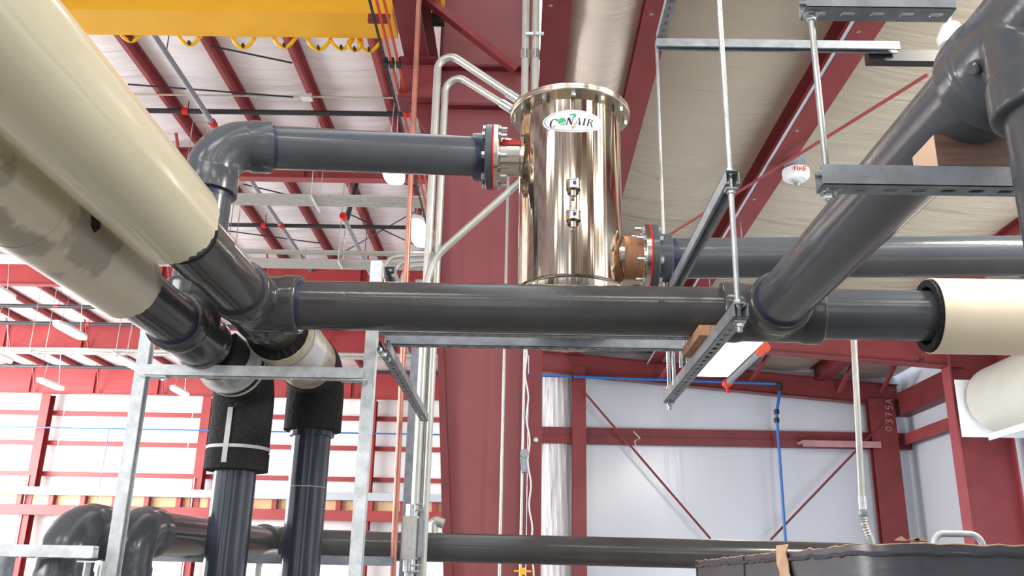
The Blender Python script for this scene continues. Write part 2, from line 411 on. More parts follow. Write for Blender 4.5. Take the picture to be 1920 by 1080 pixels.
# tall bay roof: separate blanket strips between purlins, sagging a little
roof_hi = thing('ceiling', (-10, 20, HI + .3), None, None, None, 'structure')
def xh(px, py, H):
    d = R3 @ V((px - 960., 540. - py, -FPX)); return H * d.x / d.z
_p = [xh(700, 83, 9.2), xh(533, 72, 9.2), xh(387, 67, 9.2), xh(220, 63, 9.2)]
_s = (_p[0] - _p[3]) / 3
xs = [_p[0] + _s - _s * i for i in range(0, 23)]
PUR_H = [-.27, -.434, -.578, -.743]
def sag_strip(x0, x1, y0, y1, z0, z1, sag, ny, nx=6):
    mb = MB(); vs = []
    for j in range(ny + 1):
        y = y0 + (y1 - y0) * j / ny
        for i in range(nx + 1):
            t = i / nx; vs.append((x0 + (x1 - x0) * t, y, z0 + (z1 - z0) * t - sag * math.sin(PI * t) * (1 + .25 * math.sin(j * 1.7 + x0 * 3)) ))
    fs = [(j * (nx + 1) + i, j * (nx + 1) + i + 1, (j + 1) * (nx + 1) + i + 1, (j + 1) * (nx + 1) + i) for j in range(ny) for i in range(nx)]
    return mb.add(vs, fs)
for i in range(len(xs) - 1):
    part('insulation_blanket', sag_strip(xs[i + 1], xs[i], -14, YE + .4, HI + .24, HI + .24, .07, 34), M['ins_high'], roof_hi, 60)
ORD = 'first second third fourth fifth sixth seventh eighth ninth tenth eleventh twelfth thirteenth fourteenth fifteenth sixteenth seventeenth eighteenth nineteenth twentieth twenty-first twenty-second twenty-third'.split()
k = 0
for i in range(len(xs)):
    x = xs[i] - .0
    zp = [(-.09, 0), (.0, 0), (.0, .2), (.09, .2), (.09, .215), (-.015, .215), (-.015, .015), (-.09, .015)]
    mb = MB().extr(zp, (x, -14, HI), (x, YE + .3, HI), (1, 0, 0), (0, 0, 1))
    k += 1
    single('roof_purlin', mb, M['red'], ORD[i] + ' red Z-shaped purlin under the white tall roof, counted from the crane runway', 'purlin', 'roof purlins of the tall bay', None, 0)

# low bay roof
roof_lo = thing('ceiling', (5, 9, zlow(4) + .4), None, None, None, 'structure')
XP = [.28, 1.19, 3.04, 4.94, 6.78, 8.6]
DPT = .36
for i in range(1, len(XP) - 1):
    part('insulation_blanket', sag_strip(XP[i], XP[i + 1], -14, YB + .3, zlow(XP[i]) + DPT, zlow(XP[i + 1]) + DPT, .10, 44, 8), M['ins_low'], roof_lo, 60)
part('insulation_blanket', sag_strip(XP[0] + .13, XP[1] - .13, -14, 15.45, zlow(.4) + .12, zlow(1.06) + .12, .16, 60, 10), M['ins_roll'], roof_lo, 60, 'cream sagging blanket strip behind the tank')
names = ['beside the tall column', 'right behind the steel tank lid', 'second from the steel tank, with a white cable on its flange', 'third from the steel tank', 'fourth from the steel tank']
for i, x in enumerate(XP[:-1]):
    z = zlow(x); mb = MB().extr(ibeam_prof(.26, DPT, .014, .012), (x, -14, z + DPT / 2), (x, YB + .2, z + DPT / 2), (1, 0, 0), (0, 0, 1))
    t = thing('roof_beam', (x, YB, z), 'deep red I-shaped roof beam of the low bay, ' + names[i], 'beam', 'roof beams of the low bay')
    part('beam_section', mb, M['red_dark'] if i == 0 else M['red_deep'], t, 0)
    for j in range(9):
        y = 3.2 + j * 1.85
        mbb = MB(); hexnut(mbb, (x - .06, y, z - .006), (0, 0, 1), .018, .014); part('bolt', mbb, M['zinc'], t, 20)
    if i == 2:
        part('cable', MB().tube([(x - .145, 1, z + .02), (x - .145, YB, z + .02)], .017, 8), M['silverprint'], t, label='pale cable along the lower flange')

# purlin braces crossing the low roof
for a, b, lb in (((1739, 140), (1255, 440), 'thin red diagonal brace rod running under the cream low roof'),):
    pa, pb = P(*a, Z=zlow(3) - .15), P(*b, Z=zlow(3) - .02)
    single('brace_rod', MB().beam(pa, pb, .026, .026), M['red'], lb, 'brace')

# ------------------------------------------------------------------ frames of the tall bay
z_fr = [P(600, 338, Y=18.3).z, P(120, 536, Y=25.8).z, P(150, 656, Y=33.6).z, P(300, 741, Y=41.4).z]
frlab = ['nearest cross rafter seen under the upper grey pipe', 'second cross rafter, at the edge of the worn jacket', 'third cross rafter, behind the hanging lamps', 'last cross rafter, along the top of the bright far wall']
for i, y in enumerate((18.3, 25.8, 33.6, 41.4)):
    zb = z_fr[i]; h = HI - zb - .0
    t = thing('cross_rafter', (-12, y, zb), 'red steel I-shaped ' + frlab[i], 'rafter', 'cross rafters of the tall bay')
    x1 = -.2 if i < 3 else .4
    part('rafter', MB().extr(ibeam_prof(.25, h, .02, .012), (-33, y, zb + h / 2), (x1, y, zb + h / 2), (0, 1, 0), (0, 0, 1)), M['red'] if i == 0 else M['red_far'], t, 0)
    for j in range(10):
        x = -1.9 - j * 3.04
        part('stiffener', MB().box((x - .008, y - .12, zb + .02), (x + .008, y - .008, zb + h - .02)), M['red_far'], t, 0)
        part('flange_brace', MB().beam((x + .3, y - .1, zb + .03), (x + .3, y - .75, HI + .02), .05, .05), M['red_far'], t, 0)

# far wall of the tall bay: columns, girts, ledge
for n_, (cx, lb) in enumerate(((70, 'red column on the bright far wall, left of the left galvanised post'), (378, 'red column on the bright far wall, between the left post and the insulated risers'), (692, 'red column on the bright far wall, hidden behind the right galvanised post'))):
    X = P(cx, 850, Y=41.6).x
    t = thing('wall_column', (X, 41.6, 0), lb, 'column', 'columns of the bright far wall')
    part('column_section', MB().extr(ibeam_prof(.42, .5, .02, .02), (X, 41.7, 0), (X, 41.7, z_fr[3]), (1, 0, 0), (0, 1, 0)), M['red_far'], t, 0)
    part('conduit', MB().tube([(X - .1, 41.4, 0), (X - .1, 41.4, P(50, 890, Y=41.4).z)], .03, 8), M['white'], t)
for yy, lb in ((775, 'topmost'), (831, 'second'), (889, 'third')):
    z = P(150, yy, Y=42.1).z
    single('wall_girt', MB().box((-33, 42.05, z - .1), (.3, 42.3, z + .1)), M['red_far'], lb + ' red horizontal girt across the bright far wall', 'girt', 'girts of the bright far wall')
zl = P(150, 925, Y=41.5).z
t = thing('wall_ledge', (-14, 41.5, zl - .8), 'red ledge beam with pale grey coping and tan boards low on the far wall', 'ledge')
part('coping', MB().box((-33, 41.0, zl - .12), (.2, 42.3, zl + .22)), M['silverprint'], t, 0)
part('lower_beam', MB().box((-33, 41.2, zl - 1.0), (.2, 41.6, zl - .55)), M['red_far'], t, 0)
for j in range(22):
    x = -1 - j * 1.45
    part('board', MB().box((x - 1.2, 41.5, zl - .55), (x, 41.6, zl - .12)), M['tan'], t, 0)
    part('post', MB().box((x, 41.2, zl - .56), (x + .22, 41.5, zl - .12)), M['red_far'], t, 0)
# blue air line and drops on far wall
zc_ = P(150, 804, Y=41.3).z
t = thing('air_line', (-12, 41.3, zc_), 'thin blue air line running across the bright far wall', 'pipe')
part('pipe', MB().tube([(-33, 41.1, zc_), (.2, 41.1, zc_)], .035, 8), M['blue'], t)
for px in (115, 205, 242, 358):
    q = P(px, 804, Y=41.1)
    part('drop_pipe', MB().tube([(q.x, 41.1, q.z + (1.2 if px != 205 else 0)), (q.x - .05, 41.15, q.z - (3.2 if px == 205 else 1.2))], .022, 6), M['blue'] if px == 205 else M['cond'], t)

# sprinkler mains across the tall bay (black) and along it (grey)
for (a, b, Y, lb) in (((275, 197), (785, 225), 16.3, 'nearest black sprinkler pipe crossing above the upper grey pipe'), ((415, 414), (772, 434), 22.3, 'black sprinkler pipe crossing below the upper grey pipe'),
                      ((-10, 563), (150, 585), 29.5, 'black sprinkler pipe crossing above the hanging lamps'), ((-10, 601), (262, 613), 31.8, 'black sprinkler pipe crossing just above the lamp row'), ((-10, 683), (240, 692), 37.5, 'farthest black sprinkler pipe beside the last rafter')):
    z = (P(*a, Y=Y).z + P(*b, Y=Y).z) / 2
    t = thing('sprinkler_pipe', (-9, Y, z), lb, 'pipe', 'black sprinkler cross pipes')
    part('pipe', MB().tube([(-30, Y, z), (-.4, Y, z)], .055 if Y < 25 else .07, 12), M['blackpipe'], t)
    for j in range(6):
        x = -2.4 - 4.56 * j
        part('hanger_rod', MB().tube([(x, Y, z), (x, Y, HI + .1)], .012, 6), M['blackpipe'], t)
        part('coupling', MB().tube([(x - .1, Y, z), (x + .02, Y, z)], .075, 12), M['redplastic'], t)
for (a, py2, Hh, Y0, Y1, lb) in (((345, 150), 0, 8.9, 10.9, 31, 'long grey sprinkler branch running away over the upper grey elbow'), ((660, 440), 0, 7.9, 19.0, 40, 'grey sprinkler branch with a red end cap running away beside the post')):
    q = P(*a, Z=1.6 + Hh)
    t = thing('branch_pipe', (q.x, Y0, 1.6 + Hh), lb, 'pipe', 'grey sprinkler branches')
    part('pipe', MB().tube([(q.x, Y0, 1.6 + Hh), (q.x, Y1, 1.6 + Hh)], .055, 16), M['galv_dark'], t)
    for y in (Y0 + .02, Y0 + 5.6, Y0 + 11.2):
        part('coupling', MB().tube([(q.x, y - .08, 1.6 + Hh), (q.x, y + .08, 1.6 + Hh)], .08, 16), M['redplastic'], t, label='red pipe coupling')
    part('riser', MB().tube([(q.x + .05, Y0 + .2, 1.6 + Hh), (q.x + .25, Y0 + .2, HI - .1)], .055, 10), M['blackpipe'], t)
    for y in (Y0 + 3, Y0 + 8.5, Y0 + 14):
        part('hanger_rod', MB().tube([(q.x, y, 1.6 + Hh), (q.x, y, HI + .1)], .01, 6), M['blackpipe'], t)

# thin bracing cables under the tall roof
cab = (((160, 158), (480, 150)), ((300, 260), (560, 350)), ((470, 345), (620, 360)), ((430, 440), (590, 400)), ((640, 470), (780, 395)), ((690, 400), (800, 470)), ((560, 330), (780, 420)))
ordn = ('first', 'second', 'third', 'fourth', 'fifth', 'sixth', 'seventh')
for i, (a, b) in enumerate((((240, 158), (550, 182)), ((395, 86), (548, 118)), ((455, 345), (580, 375)), ((420, 432), (600, 456)), ((640, 475), (785, 393)), ((648, 398), (780, 460)), ((690, 330), (785, 350)))):
    single('bracing_cable', MB().tube([P(*a, Z=HI - .05), P(*b, Z=HI - .05)], .018, 6), M['blackpipe'], ['short dark cable above the upper grey elbow', 'dark cable just below the yellow crane girder', 'short dark cable under the nearest cross rafter', 'dark cable beside the long grey sprinkler branch', 'dark cable rising right behind the red end cap', 'dark cable falling right behind the red end cap', 'dark cable under the rafter next to the copper pipe'][i], 'cable', 'bracing cables under the tall roof')

# conduit racks
def rack(px, py, Y, n, x0, x1, tiers, lb, sp=.075, r=.021):
    z = P(px, py, Y=Y).z
    t = thing('conduit_rack', ((x0 + x1) / 2, Y, z), lb, 'conduit rack', 'conduit racks under the tall roof')
    for q in range(tiers):
        if q: n = n // 2
        for i in range(n):
            zz = z + q * .22; y = Y + i * sp
            part('conduit', MB().tube([(x0, y, zz), (x1, y, zz)], r, 10), M['cond'], t)
    for j in range(4):
        x = x1 - 1.1 - j * 2.6
        mb = MB(); strut_into(mb, (x, Y - .15, z - .045), (x, Y + n * sp + .15, z - .045), (0, 0, -1), slots=False); part('trapeze', mb, M['galv'], t, 20)
        part('rod', MB().tube([(x, Y - .1, z - .07), (x, Y - .1, HI)], .01, 6), M['zinc'], t)
        part('rod', MB().tube([(x, Y + n * sp + .1, z - .07), (x, Y + n * sp + .1, HI)], .01, 6), M['zinc'], t)
rack(600, 366, 16.6, 8, -9, -.6, 1, 'flat rack of galvanised conduits just below the upper grey pipe')
rack(600, 487, 19.6, 9, -15, -.6, 2, 'two-tier rack of galvanised conduits level with the right post top')
zz = P(100, 655, Y=27.8).z
t = thing('hung_pipes', (-12, 27.8, zz), 'pair of pale pipes hung across the tall bay beside the lamps', 'pipes')
for i in range(2): part('pipe', MB().tube([(-30, 27.8 + i * .45, zz), (-.6, 27.8 + i * .45, zz)], .06, 12), M['cond'], t)
for px in (55, 85, 218, 240):
    q = P(px, 655, Y=27.7)
    part('hanger_rod', MB().tube([(q.x, 27.7, zz - .1), (q.x, 27.7, HI)], .012, 6), M['cond'], t)
    if px in (55, 218): part('trapeze', MB().beam((q.x, 27.4, zz - .1), (q.x, 28.6, zz - .1), .06, .05), M['galv'], t)

# curved conduits leaving the rack and the pale conduit clipped under the purlins
for i, (x0, x1, y0) in enumerate(((717, 800, 478), (735, 800, 488), (749, 800, 497))):
    single('bent_rack_conduit', MB().tube(bent([P(x0 + 10, 545, Y=9.2), P(x0, y0 + 4, Y=9.2), P(x1, y0, Y=9.2)], .17, 10), .022, 10), M['cond'], ('outermost', 'middle', 'innermost')[i] + ' of three curved conduits bending behind the right post top', 'conduit', 'curved rack conduits')
qa, qb = P(240, 157, Z=HI - .04), P(770, 190, Z=HI - .04); qm = P(577, 182, Z=HI - .04)
t = thing('roof_conduit', qm, 'thin pale conduit with a small square box clipped under the roof purlins', 'conduit')
part('tube', MB().tube([(-14, qm.y, HI - .03), (-.5, qm.y, HI - .03)], .022, 8), M['cond'], t)
part('box', MB().box(qm - V((.13, .09, .05)), qm + V((.09, .09, .05))), M['galv'], t, 0)

# high bay lamps
def lamp(px, py, Hh, L, w, lb, grp='hanging lamps of the tall bay', m='lamp'):
    c = P(px, py, Z=1.6 + Hh)
    t = thing('high_bay_lamp', c, lb, 'lamp', grp)
    pr = []
    for k in range(24):
        a = 2 * PI * k / 24; ca, sa = math.cos(a), math.sin(a)
        pr.append((math.copysign(abs(ca) ** .55, ca) * w / 2, math.copysign(abs(sa) ** .55, sa) * L / 2))
    part('housing', MB().extr([(x * 1.06, y * 1.03) for x, y in pr], c + V((0, 0, .03)), c + V((0, 0, .12)), (1, 0, 0), (0, 1, 0)), M['white'], t)
    part('diffuser', MB().extr(pr, c - V((0, 0, .03)), c + V((0, 0, .03)), (1, 0, 0), (0, 1, 0)), M[m], t)
    top = HI + .2 if c.x < .2 else zlow(c.x)
    for s_ in (-1, 1):
        part('suspension_wire', MB().tube([c + V((0, s_ * L * .35, .12)), V((c.x, c.y + s_ * L * .1, top))], .008, 6), M['zinc'], t)
    return c
lamp(132, 622, 7.4, 1.9, .38, 'long bright lamp hanging between the two black sprinkler pipes')
lamp(95, 722, 7.4, 1.9, .38, 'small bright lamp hanging left of the left galvanised post')
lamp(246, 685, 7.4, 1.9, .36, 'bright lamp half hidden behind the left galvanised post')
lamp(337, 735, 7.4, 1.7, .36, 'small bright lamp hanging under the crossbar of the frame')
lamp(785, 438, 7.4, 1.6, .38, 'bright lamp behind the copper pipe and conduits')
lamp(735, 317, 7.4, 1.3, .40, 'lamp peeping out under the upper grey pipe')
lamp(-8, 668, 7.4, 1.9, .38, 'lamp cut by the frame edge above the far wall')
lamp(-12, 543, 7.4, 1.9, .38, 'lamp cut by the frame edge below the worn jacket')
# low bay lamp
c = P(1370, 668, Z=1.6 + 3.1)
LY0 = y_at(P(1305, 706, Z=4.7).x, 4.7, 1305); q0 = P(1336, 706, Z=4.7); q1 = P(1398, 631, Z=4.7)
t = thing('low_bay_lamp', (c.x, c.y, 4.7), 'large glowing rectangular lamp panel hung below the main grey pipe', 'lamp')
cx_ = (q0.x + q1.x) / 2
part('diffuser', MB().box((cx_ - .27, q1.y - .3, 4.7), (cx_ + .27, q0.y, 4.75)), M['lamp_warm'], t, 0)
part('housing', MB().box((cx_ - .28, q1.y - .31, 4.75), (cx_ + .28, q0.y + .01, 4.85)), M['white'], t, 0)
for s_ in (q1.y, q0.y - .3):
    part('suspension_wire', MB().tube([(cx_, s_, 4.84), (cx_, s_, zlow(cx_))], .008, 6), M['zinc'], t)
# sprinkler beside it
p0, p1 = P(1431, 652, Y=14.2), P(1362, 722, Y=18)
z_ = (p0.z + p1.z) / 2
q0 = P(1434, 652, Z=z_); q1_ = P(1364, 720, Z=z_)
q0 = q0.copy()
t = thing('sprinkler_branch', q0, 'grey sprinkler pipe with orange couplings beside the glowing lamp panel', 'pipe')
part('pipe', MB().tube([q0, (q0.x, q1_.y, z_)], .06, 14), M['galv_dark'], t)
part('coupling', MB().tube([q0 - V((0, .05, 0)), q0 + V((0, .3, 0))], .085, 14), M['orange'], t)
part('coupling', MB().tube([(q0.x, q1_.y - .25, z_), (q0.x, q1_.y, z_)], .09, 14), M['orange'], t)
part('sprinkler_head', MB().tube([(q0.x, q1_.y - .1, z_), (q0.x, q1_.y - .1, z_ - .2)], .03, 8), M['redplastic'], t)
part('hanger_rod', MB().tube([(q0.x, q0.y + .8, z_), (q0.x, q0.y + .8, zlow(q0.x) + .37)], .01, 6), M['zinc'], t)

# ------------------------------------------------------------------ tall red column, crane bracket, runway, crane
YC = 10.6
xl0, xl1 = P(837, 1080, Y=YC), P(816, 300, Y=YC)
xr = P(984, 800, Y=YC).x
t = thing('steel_column', ((xl0.x + xr) / 2, YC, 0), 'huge tapered red steel column behind the stainless tank', 'column')
slope = (xl1.x - xl0.x) / (xl1.z - xl0.z); xb = xl0.x - slope * xl0.z; zt = P(830, 190, Y=YC).z; xt = xl0.x + slope * (zt - xl0.z)
zT = HI + .2
xu = P(832, 60, Y=YC).x
part('web', MB().add([(xb, YC, 0), (xr, YC, 0), (xr, YC, zT), (xu, YC, zT), (xu, YC, zt), (xt, YC, zt)] + [(xb, YC + .02, 0), (xr, YC + .02, 0), (xr, YC + .02, zT), (xu, YC + .02, zT), (xu, YC + .02, zt), (xt, YC + .02, zt)],
     [(0, 1, 2, 3, 4, 5), (11, 10, 9, 8, 7, 6)] + [(i, (i + 1) % 6, 6 + (i + 1) % 6, 6 + i) for i in range(6)]), M['red_col'], t, 0)
part('inner_flange', MB().add([(xb - .02, YC - .18, 0), (xb + .10, YC - .18, 0), (xb + .10, YC + .2, 0), (xb - .02, YC + .2, 0), (xt - .02, YC - .18, zt), (xt + .02, YC - .18, zt), (xt + .02, YC + .2, zt), (xt - .02, YC + .2, zt)],
     [(3, 2, 1, 0), (4, 5, 6, 7), (0, 1, 5, 4), (1, 2, 6, 5), (2, 3, 7, 6), (3, 0, 4, 7)]), M['red_dark'], t, 0)
part('upper_flange', MB().box((xu - .02, YC - .18, zt), (xu, YC + .2, zT)), M['red_dark'], t, 0)
part('outer_flange', MB().box((xr, YC - .2, 0), (xr + .03, YC + .2, zT)), M['red_col'], t, 0)
x2 = P(1015, 800, Y=YC).x
t2 = thing('steel_post', ((xr + x2) / 2 + .1, YC - .1, 0), 'narrow red steel post joined to the right side of the huge column', 'post')
part('post_section', MB().extr(ibeam_prof(x2 - xr - .04, .24, .016, .012), ((xr + x2) / 2 + .02, YC - .12, 0), ((xr + x2) / 2 + .02, YC - .12, zlow(0) - .02), (1, 0, 0), (0, 1, 0)), M['red_dark'], t2, 0)
mbb = MB(); hexnut(mbb, P(1005, 825, Y=YC - .25), (0, 1, 0), .03, .02); part('bolt', mbb, M['zinc'], t2, 20)
# bracket
bz1, bz0 = P(850, 116, Y=YC - .2).z, P(850, 189, Y=YC - .2).z
bx0 = P(749, 150, Y=YC - .2).x
part('bracket_web', MB().box((bx0, YC - .14, bz0), (xt + .02, YC - .12, bz1)), M['red'], t, 0)
part('bracket_top_flange', MB().box((bx0, YC - .3, bz1 - .015), (xt + .03, YC + .1, bz1 + .015)), M['red_dark'], t, 0)
part('bracket_bottom_flange', MB().box((bx0, YC - .3, bz0 - .015), (xt + .03, YC + .1, bz0 + .015)), M['red_dark'], t, 0)
part('stiffener', MB().box((xt + .02, YC - .12, bz1 - .015), (xr, YC, bz1 + .02)), M['red_dark'], t, 0)
part('stiffener', MB().box((xt + .02, YC - .12, bz0 - .015), (xr, YC, bz0 + .02)), M['red_dark'], t, 0)
xg = P(803, 243, Y=YC - .1)
part('gusset', MB().add([(xt, YC - .13, bz0), (xt - .32, YC - .13, bz0), (xt, YC - .13, bz0 - .55), (xt, YC - .11, bz0), (xt - .32, YC - .11, bz0), (xt, YC - .11, bz0 - .55)], [(0, 1, 2), (5, 4, 3), (0, 3, 4, 1), (1, 4, 5, 2), (2, 5, 3, 0)]), M['red_dark'], t, 0)
a_, b_ = P(785, -12, Y=YC - .9), P(966, 130, Y=YC - .15)
part('diagonal_brace', MB().beam(a_, b_, .1, .1), M['red'], t, 0)
# runway
w0, w1 = P(757, 113, Y=YC - .3), P(803, 113, Y=YC - .3)
rx = (w0.x + w1.x) / 2; rw = w1.x - w0.x
t = thing('crane_runway', (rx, 8, bz1), 'red crane runway beam resting on the bracket of the huge column', 'beam')
part('runway_beam', MB().extr(ibeam_prof(rw, .75, .03, .02), (rx, -3, bz1 + .39), (rx, 34, bz1 + .39), (1, 0, 0), (0, 0, 1)), M['red_dark'], t, 0)
for x in (w0.x + .04, w1.x - .04):
    mbb = MB(); hexnut(mbb, (x, YC - .1, bz1 - .03), (0, 0, 1), .03, .05); part('bolt', mbb, M['card'], t, 20)
# crane girder + end truck
g0, g1 = P(400, 21, Z=8.55), P(400, 68, Z=8.55)
t = thing('crane_girder', (-8, g0.y, 8.55), 'yellow overhead crane girder spanning the top left of the tall bay', 'crane')
gx1 = P(746, 75, Y=g1.y).x
part('girder_box', MB().box((-30, g0.y, 8.55), (gx1, g1.y, 9.9)), M['yellow'], t, 0)
ex = rx + rw / 2 + .04
part('end_truck', MB().box((ex + .02, g0.y - 1.6, bz1 + .55), (ex + .14, YC - .25, bz1 + 1.1)), M['yellow'], t, 0)
part('wheel_motor', MB().lathe((ex + .0, g0.y + .3, bz1 + .5), (1, 0, 0), [(0, .1), (.16, .1)], 16), M['black'], t)
# festoon loops
part('festoon_rail', MB().box((-16, g1.y + .0, P(500, 86, Y=g1.y + .12).z + .30), (gx1, g1.y + .16, 8.75)), M['yellow'], t, 0)
for i, (px, py) in enumerate(((245, 75), (355, 82), (456, 87), (533, 86), (597, 91), (640, 90), (665, 93), (692, 94))):
    c = P(px, py, Y=g1.y + .12); rr = .155 if i != 6 else .10
    cc = c + V((0, 0, rr))
    path = [cc + V((math.cos(a) * rr, .03 * math.sin(3 * a), math.sin(a) * rr)) for a in [2 * PI * j / 28 for j in range(28)]]
    tt = thing('festoon_loop', cc, ordn[i] + ' yellow cable loop from the jacket side under the crane girder' if i < 7 else 'last yellow cable loop under the crane girder, nearest the conductor bars', 'cable', 'festoon cable loops')
    part('cable', MB().tube(path, .026, 8, closed=True), M['yellow_cable'], tt)
    part('clip', MB().box(c - V((.015, .035, .02)), c + V((.015, .035, .03))), M['black'], tt, 0)
# conductor bars
for (px, m, lb) in ((693, 'blackpipe', 'black conductor bar, leftmost of the three beside the runway beam'), (706, 'orange', 'orange conductor bar between the black one and its twin'), (720, 'orange', 'orange conductor bar closest to the runway beam')):
    q = P(px, 0, Z=7.75)
    t = thing('conductor_bar', (q.x, 8, 7.75), lb, 'conductor bar', 'conductor bars along the runway')
    part('bar', MB().box((q.x - .013, 5, 7.73), (q.x + .013, 24, 7.76)), M[m], t, 0)
    part('clamp', MB().box((q.x - .028, 9.7, 7.71), (q.x + .028, 9.82, 7.80)), M['black'], t, 0)
q = P(693, 32, Z=7.9)
single('conductor_hanger', MB().box((q.x - .02, q.y, 7.85), (rx - rw / 2, q.y + .06, 7.95)), M['red_dark'], 'short red bracket arm carrying the conductor bars', 'bracket')

# ------------------------------------------------------------------ low bay back and right walls
def wallcol(px0, px1, Y, z1, lb, nm='wall_column'):
    a, b = P(px0, 900, Y=Y).x, P(px1, 900, Y=Y).x
    t = thing(nm, ((a + b) / 2, Y, 0), lb, 'column', 'columns of the low bay')
    part('column_section', MB().extr(ibeam_prof(b - a, .22, .016, .014), ((a + b) / 2, Y, 0), ((a + b) / 2, Y, z1), (1, 0, 0), (0, 1, 0)), M['red_deep'], t, 0)
    return t, a, b
wallcol(1073, 1099, YB - .05, P(1085, 690, Y=YB).z, 'red post on the back wall right of the wrinkled foil strip')
tC, ca, cb = wallcol(1640, 1689, YB - .15, P(1660, 752, Y=YB).z, 'red corner column on the back wall with chalk marks')
# chalk characters 0 3 7 5 A rotated on the column
glyph = {'0': [[(.1, .2), (.0, .5), (.1, .85), (.4, .95), (.6, .7), (.55, .3), (.35, .1), (.1, .2)]], '3': [[(0, .9), (.35, 1), (.55, .8), (.25, .55), (.6, .4), (.45, .08), (0, .05)]],
         '7': [[(0, .95), (.6, 1), (.2, 0)], [(.15, .5), (.5, .55)]], '5': [[(.6, 1), (.15, .95), (.1, .6), (.5, .6), (.55, .2), (.3, 0), (0, .1)]], 'A': [[(0, 0), (.35, 1), (.65, 0)], [(.12, .4), (.55, .4)]]}
yy = YB - .27
for ch, py in zip('0375A', (808, 794, 781, 768, 757)):
    base = P(1667, py, Y=yy); s_ = .15
    mb = MB()
    for st in glyph[ch]:
        for (x0, y0), (x1, y1) in zip(st, st[1:]):
            # rotated a quarter turn: text x runs upward, text y runs left
            mb.tube([base + V((-y0 * s_ + .08, 0, x0 * s_)), base + V((-y1 * s_ + .08, 0, x1 * s_))], .007, 5)
    part('chalk_mark', mb, M['chalk'], tC, label='chalk character ' + ch)
# back wall rafter and front rafter of the low bay
def lowrafter(Y, x0, x1, zb0, zb1, h, lb):
    t = thing('low_rafter', ((x0 + x1) / 2, Y, min(zb0, zb1)), lb, 'rafter', 'rafters of the low bay')
    part('rafter', MB().extr([(u, v_) for u, v_ in ibeam_prof(.24, h, .018, .012)], (x0, Y, zb0 + h / 2), (x1, Y, zb1 + h / 2), (0, 1, 0), (0, 0, 1)), M['red_deep'], t, 0)
    return t
pa, pb = P(1030, 699, Y=YB - .1), P(1685, 764, Y=YB - .1)
tr = lowrafter(YB - .1, pa.x - .4, pb.x, pa.z + .02, pb.z, .5, 'red sloping rafter along the top of the low bay back wall')
pa, pb = P(1360, 656, Y=15.6), P(1778, 690, Y=15.6)
sl = (pb.z - pa.z) / (pb.x - pa.x)
tr2 = lowrafter(15.6, .3, pb.x + .25, pa.z - sl * (pa.x - .3), pb.z + sl * .25, .62, 'red sloping rafter in front of the back wall, behind the lamp panel')
for px, lb in ((1250, 0), (1420, 0), (1585, 0), (1665, 0)):
    a = P(px - 12, 712 if px < 1300 else (715 if px < 1500 else 735), Y=YB - .3); b = P(px + 28, 650 if px < 1300 else 655, Y=YB - 1.6)
    part('flange_brace', MB().beam(a, b, .07, .07), M['red'], tr, 0)
q = P(1728, 672, Y=15.4); mbb = MB(); hexnut(mbb, q, (0, 0, 1), .04, .05); part('bolt', mbb, M['black'], tr2, 20)
# eave beam on right wall + girts
za = P(1730, 765, X=XR - .2)
single('eave_beam', MB().box((XR - .3, 3, 5.25), (XR - .02, YB, 5.75)), M['red_dark'], 'red eave beam at the top of the right wall near the corner', 'beam', None, None, 0)
zg = P(1730, 815, X=XR - .15)
single('wall_girt', MB().extr([(-.13, -.12), (-.11, -.12), (-.11, .10), (.1, .10), (.1, .12), (-.13, .12)], (XR - .12, 15.9, zg.z), (XR - .12, YB, zg.z), (1, 0, 0), (0, 0, 1)), M['red'], 'red girt on the right wall between corner and big column', 'girt', None, None, 0)
# back wall girt
zb = P(1300, 819, Y=YB).z
t = thing('back_wall_girt', (4, YB, zb), 'dark red horizontal girt across the low bay back wall', 'girt')
part('girt_web', MB().box((.35, YB + .08, zb - .18), (cb + .5, YB + .24, zb + .18)), M['red_dark'], t, 0)
part('girt_lip', MB().box((.35, YB + .02, zb - .19), (cb + .5, YB + .12, zb - .03)), M['red_dark'], t, 0)
pa, pb = P(1506, 832, Y=YB - .4), P(1652, 832, Y=YB - .4)
single('angle_bar', MB().extr([(0, 0), (.02, 0), (.02, .10), (.42, .10), (.42, .14), (0, .14)], (pa.x, YB - .4, pa.z - .06), (pb.x, YB - .4, pa.z - .06), (0, 1, 0), (0, 0, 1)), mat('pale_red_primer', (186, 140, 144), .6), 'pale pink steel angle bar laid along the girt at the corner column', 'bar')
q = P(1195, 826, Y=YB - .2)
mb = MB()
zz_ = [(1188, 809), (1200, 822), (1190, 827), (1195, 845)]
for a, b in zip(zz_, zz_[1:]): mb.beam(P(*a, Y=YB - .2), P(*b, Y=YB - .22), .008, .085, (0, 1, 0))
single('tape_scrap', mb, M['tape'], 'white folded scrap of tape stuck on the back wall girt', 'tape')
# brace rods on back wall
for a, b, lb in (((1095, 735), (1332, 1010), 'thin dark diagonal rod falling to the right across the back wall'), ((1658, 790), (1445, 1012), 'thin dark diagonal rod rising to the chalk-marked corner column')):
    single('wall_brace_rod', MB().tube([P(*a, Y=YB - .25), P(*b, Y=YB - .25)], .025, 8), M['red_dark'], lb, 'brace rod')
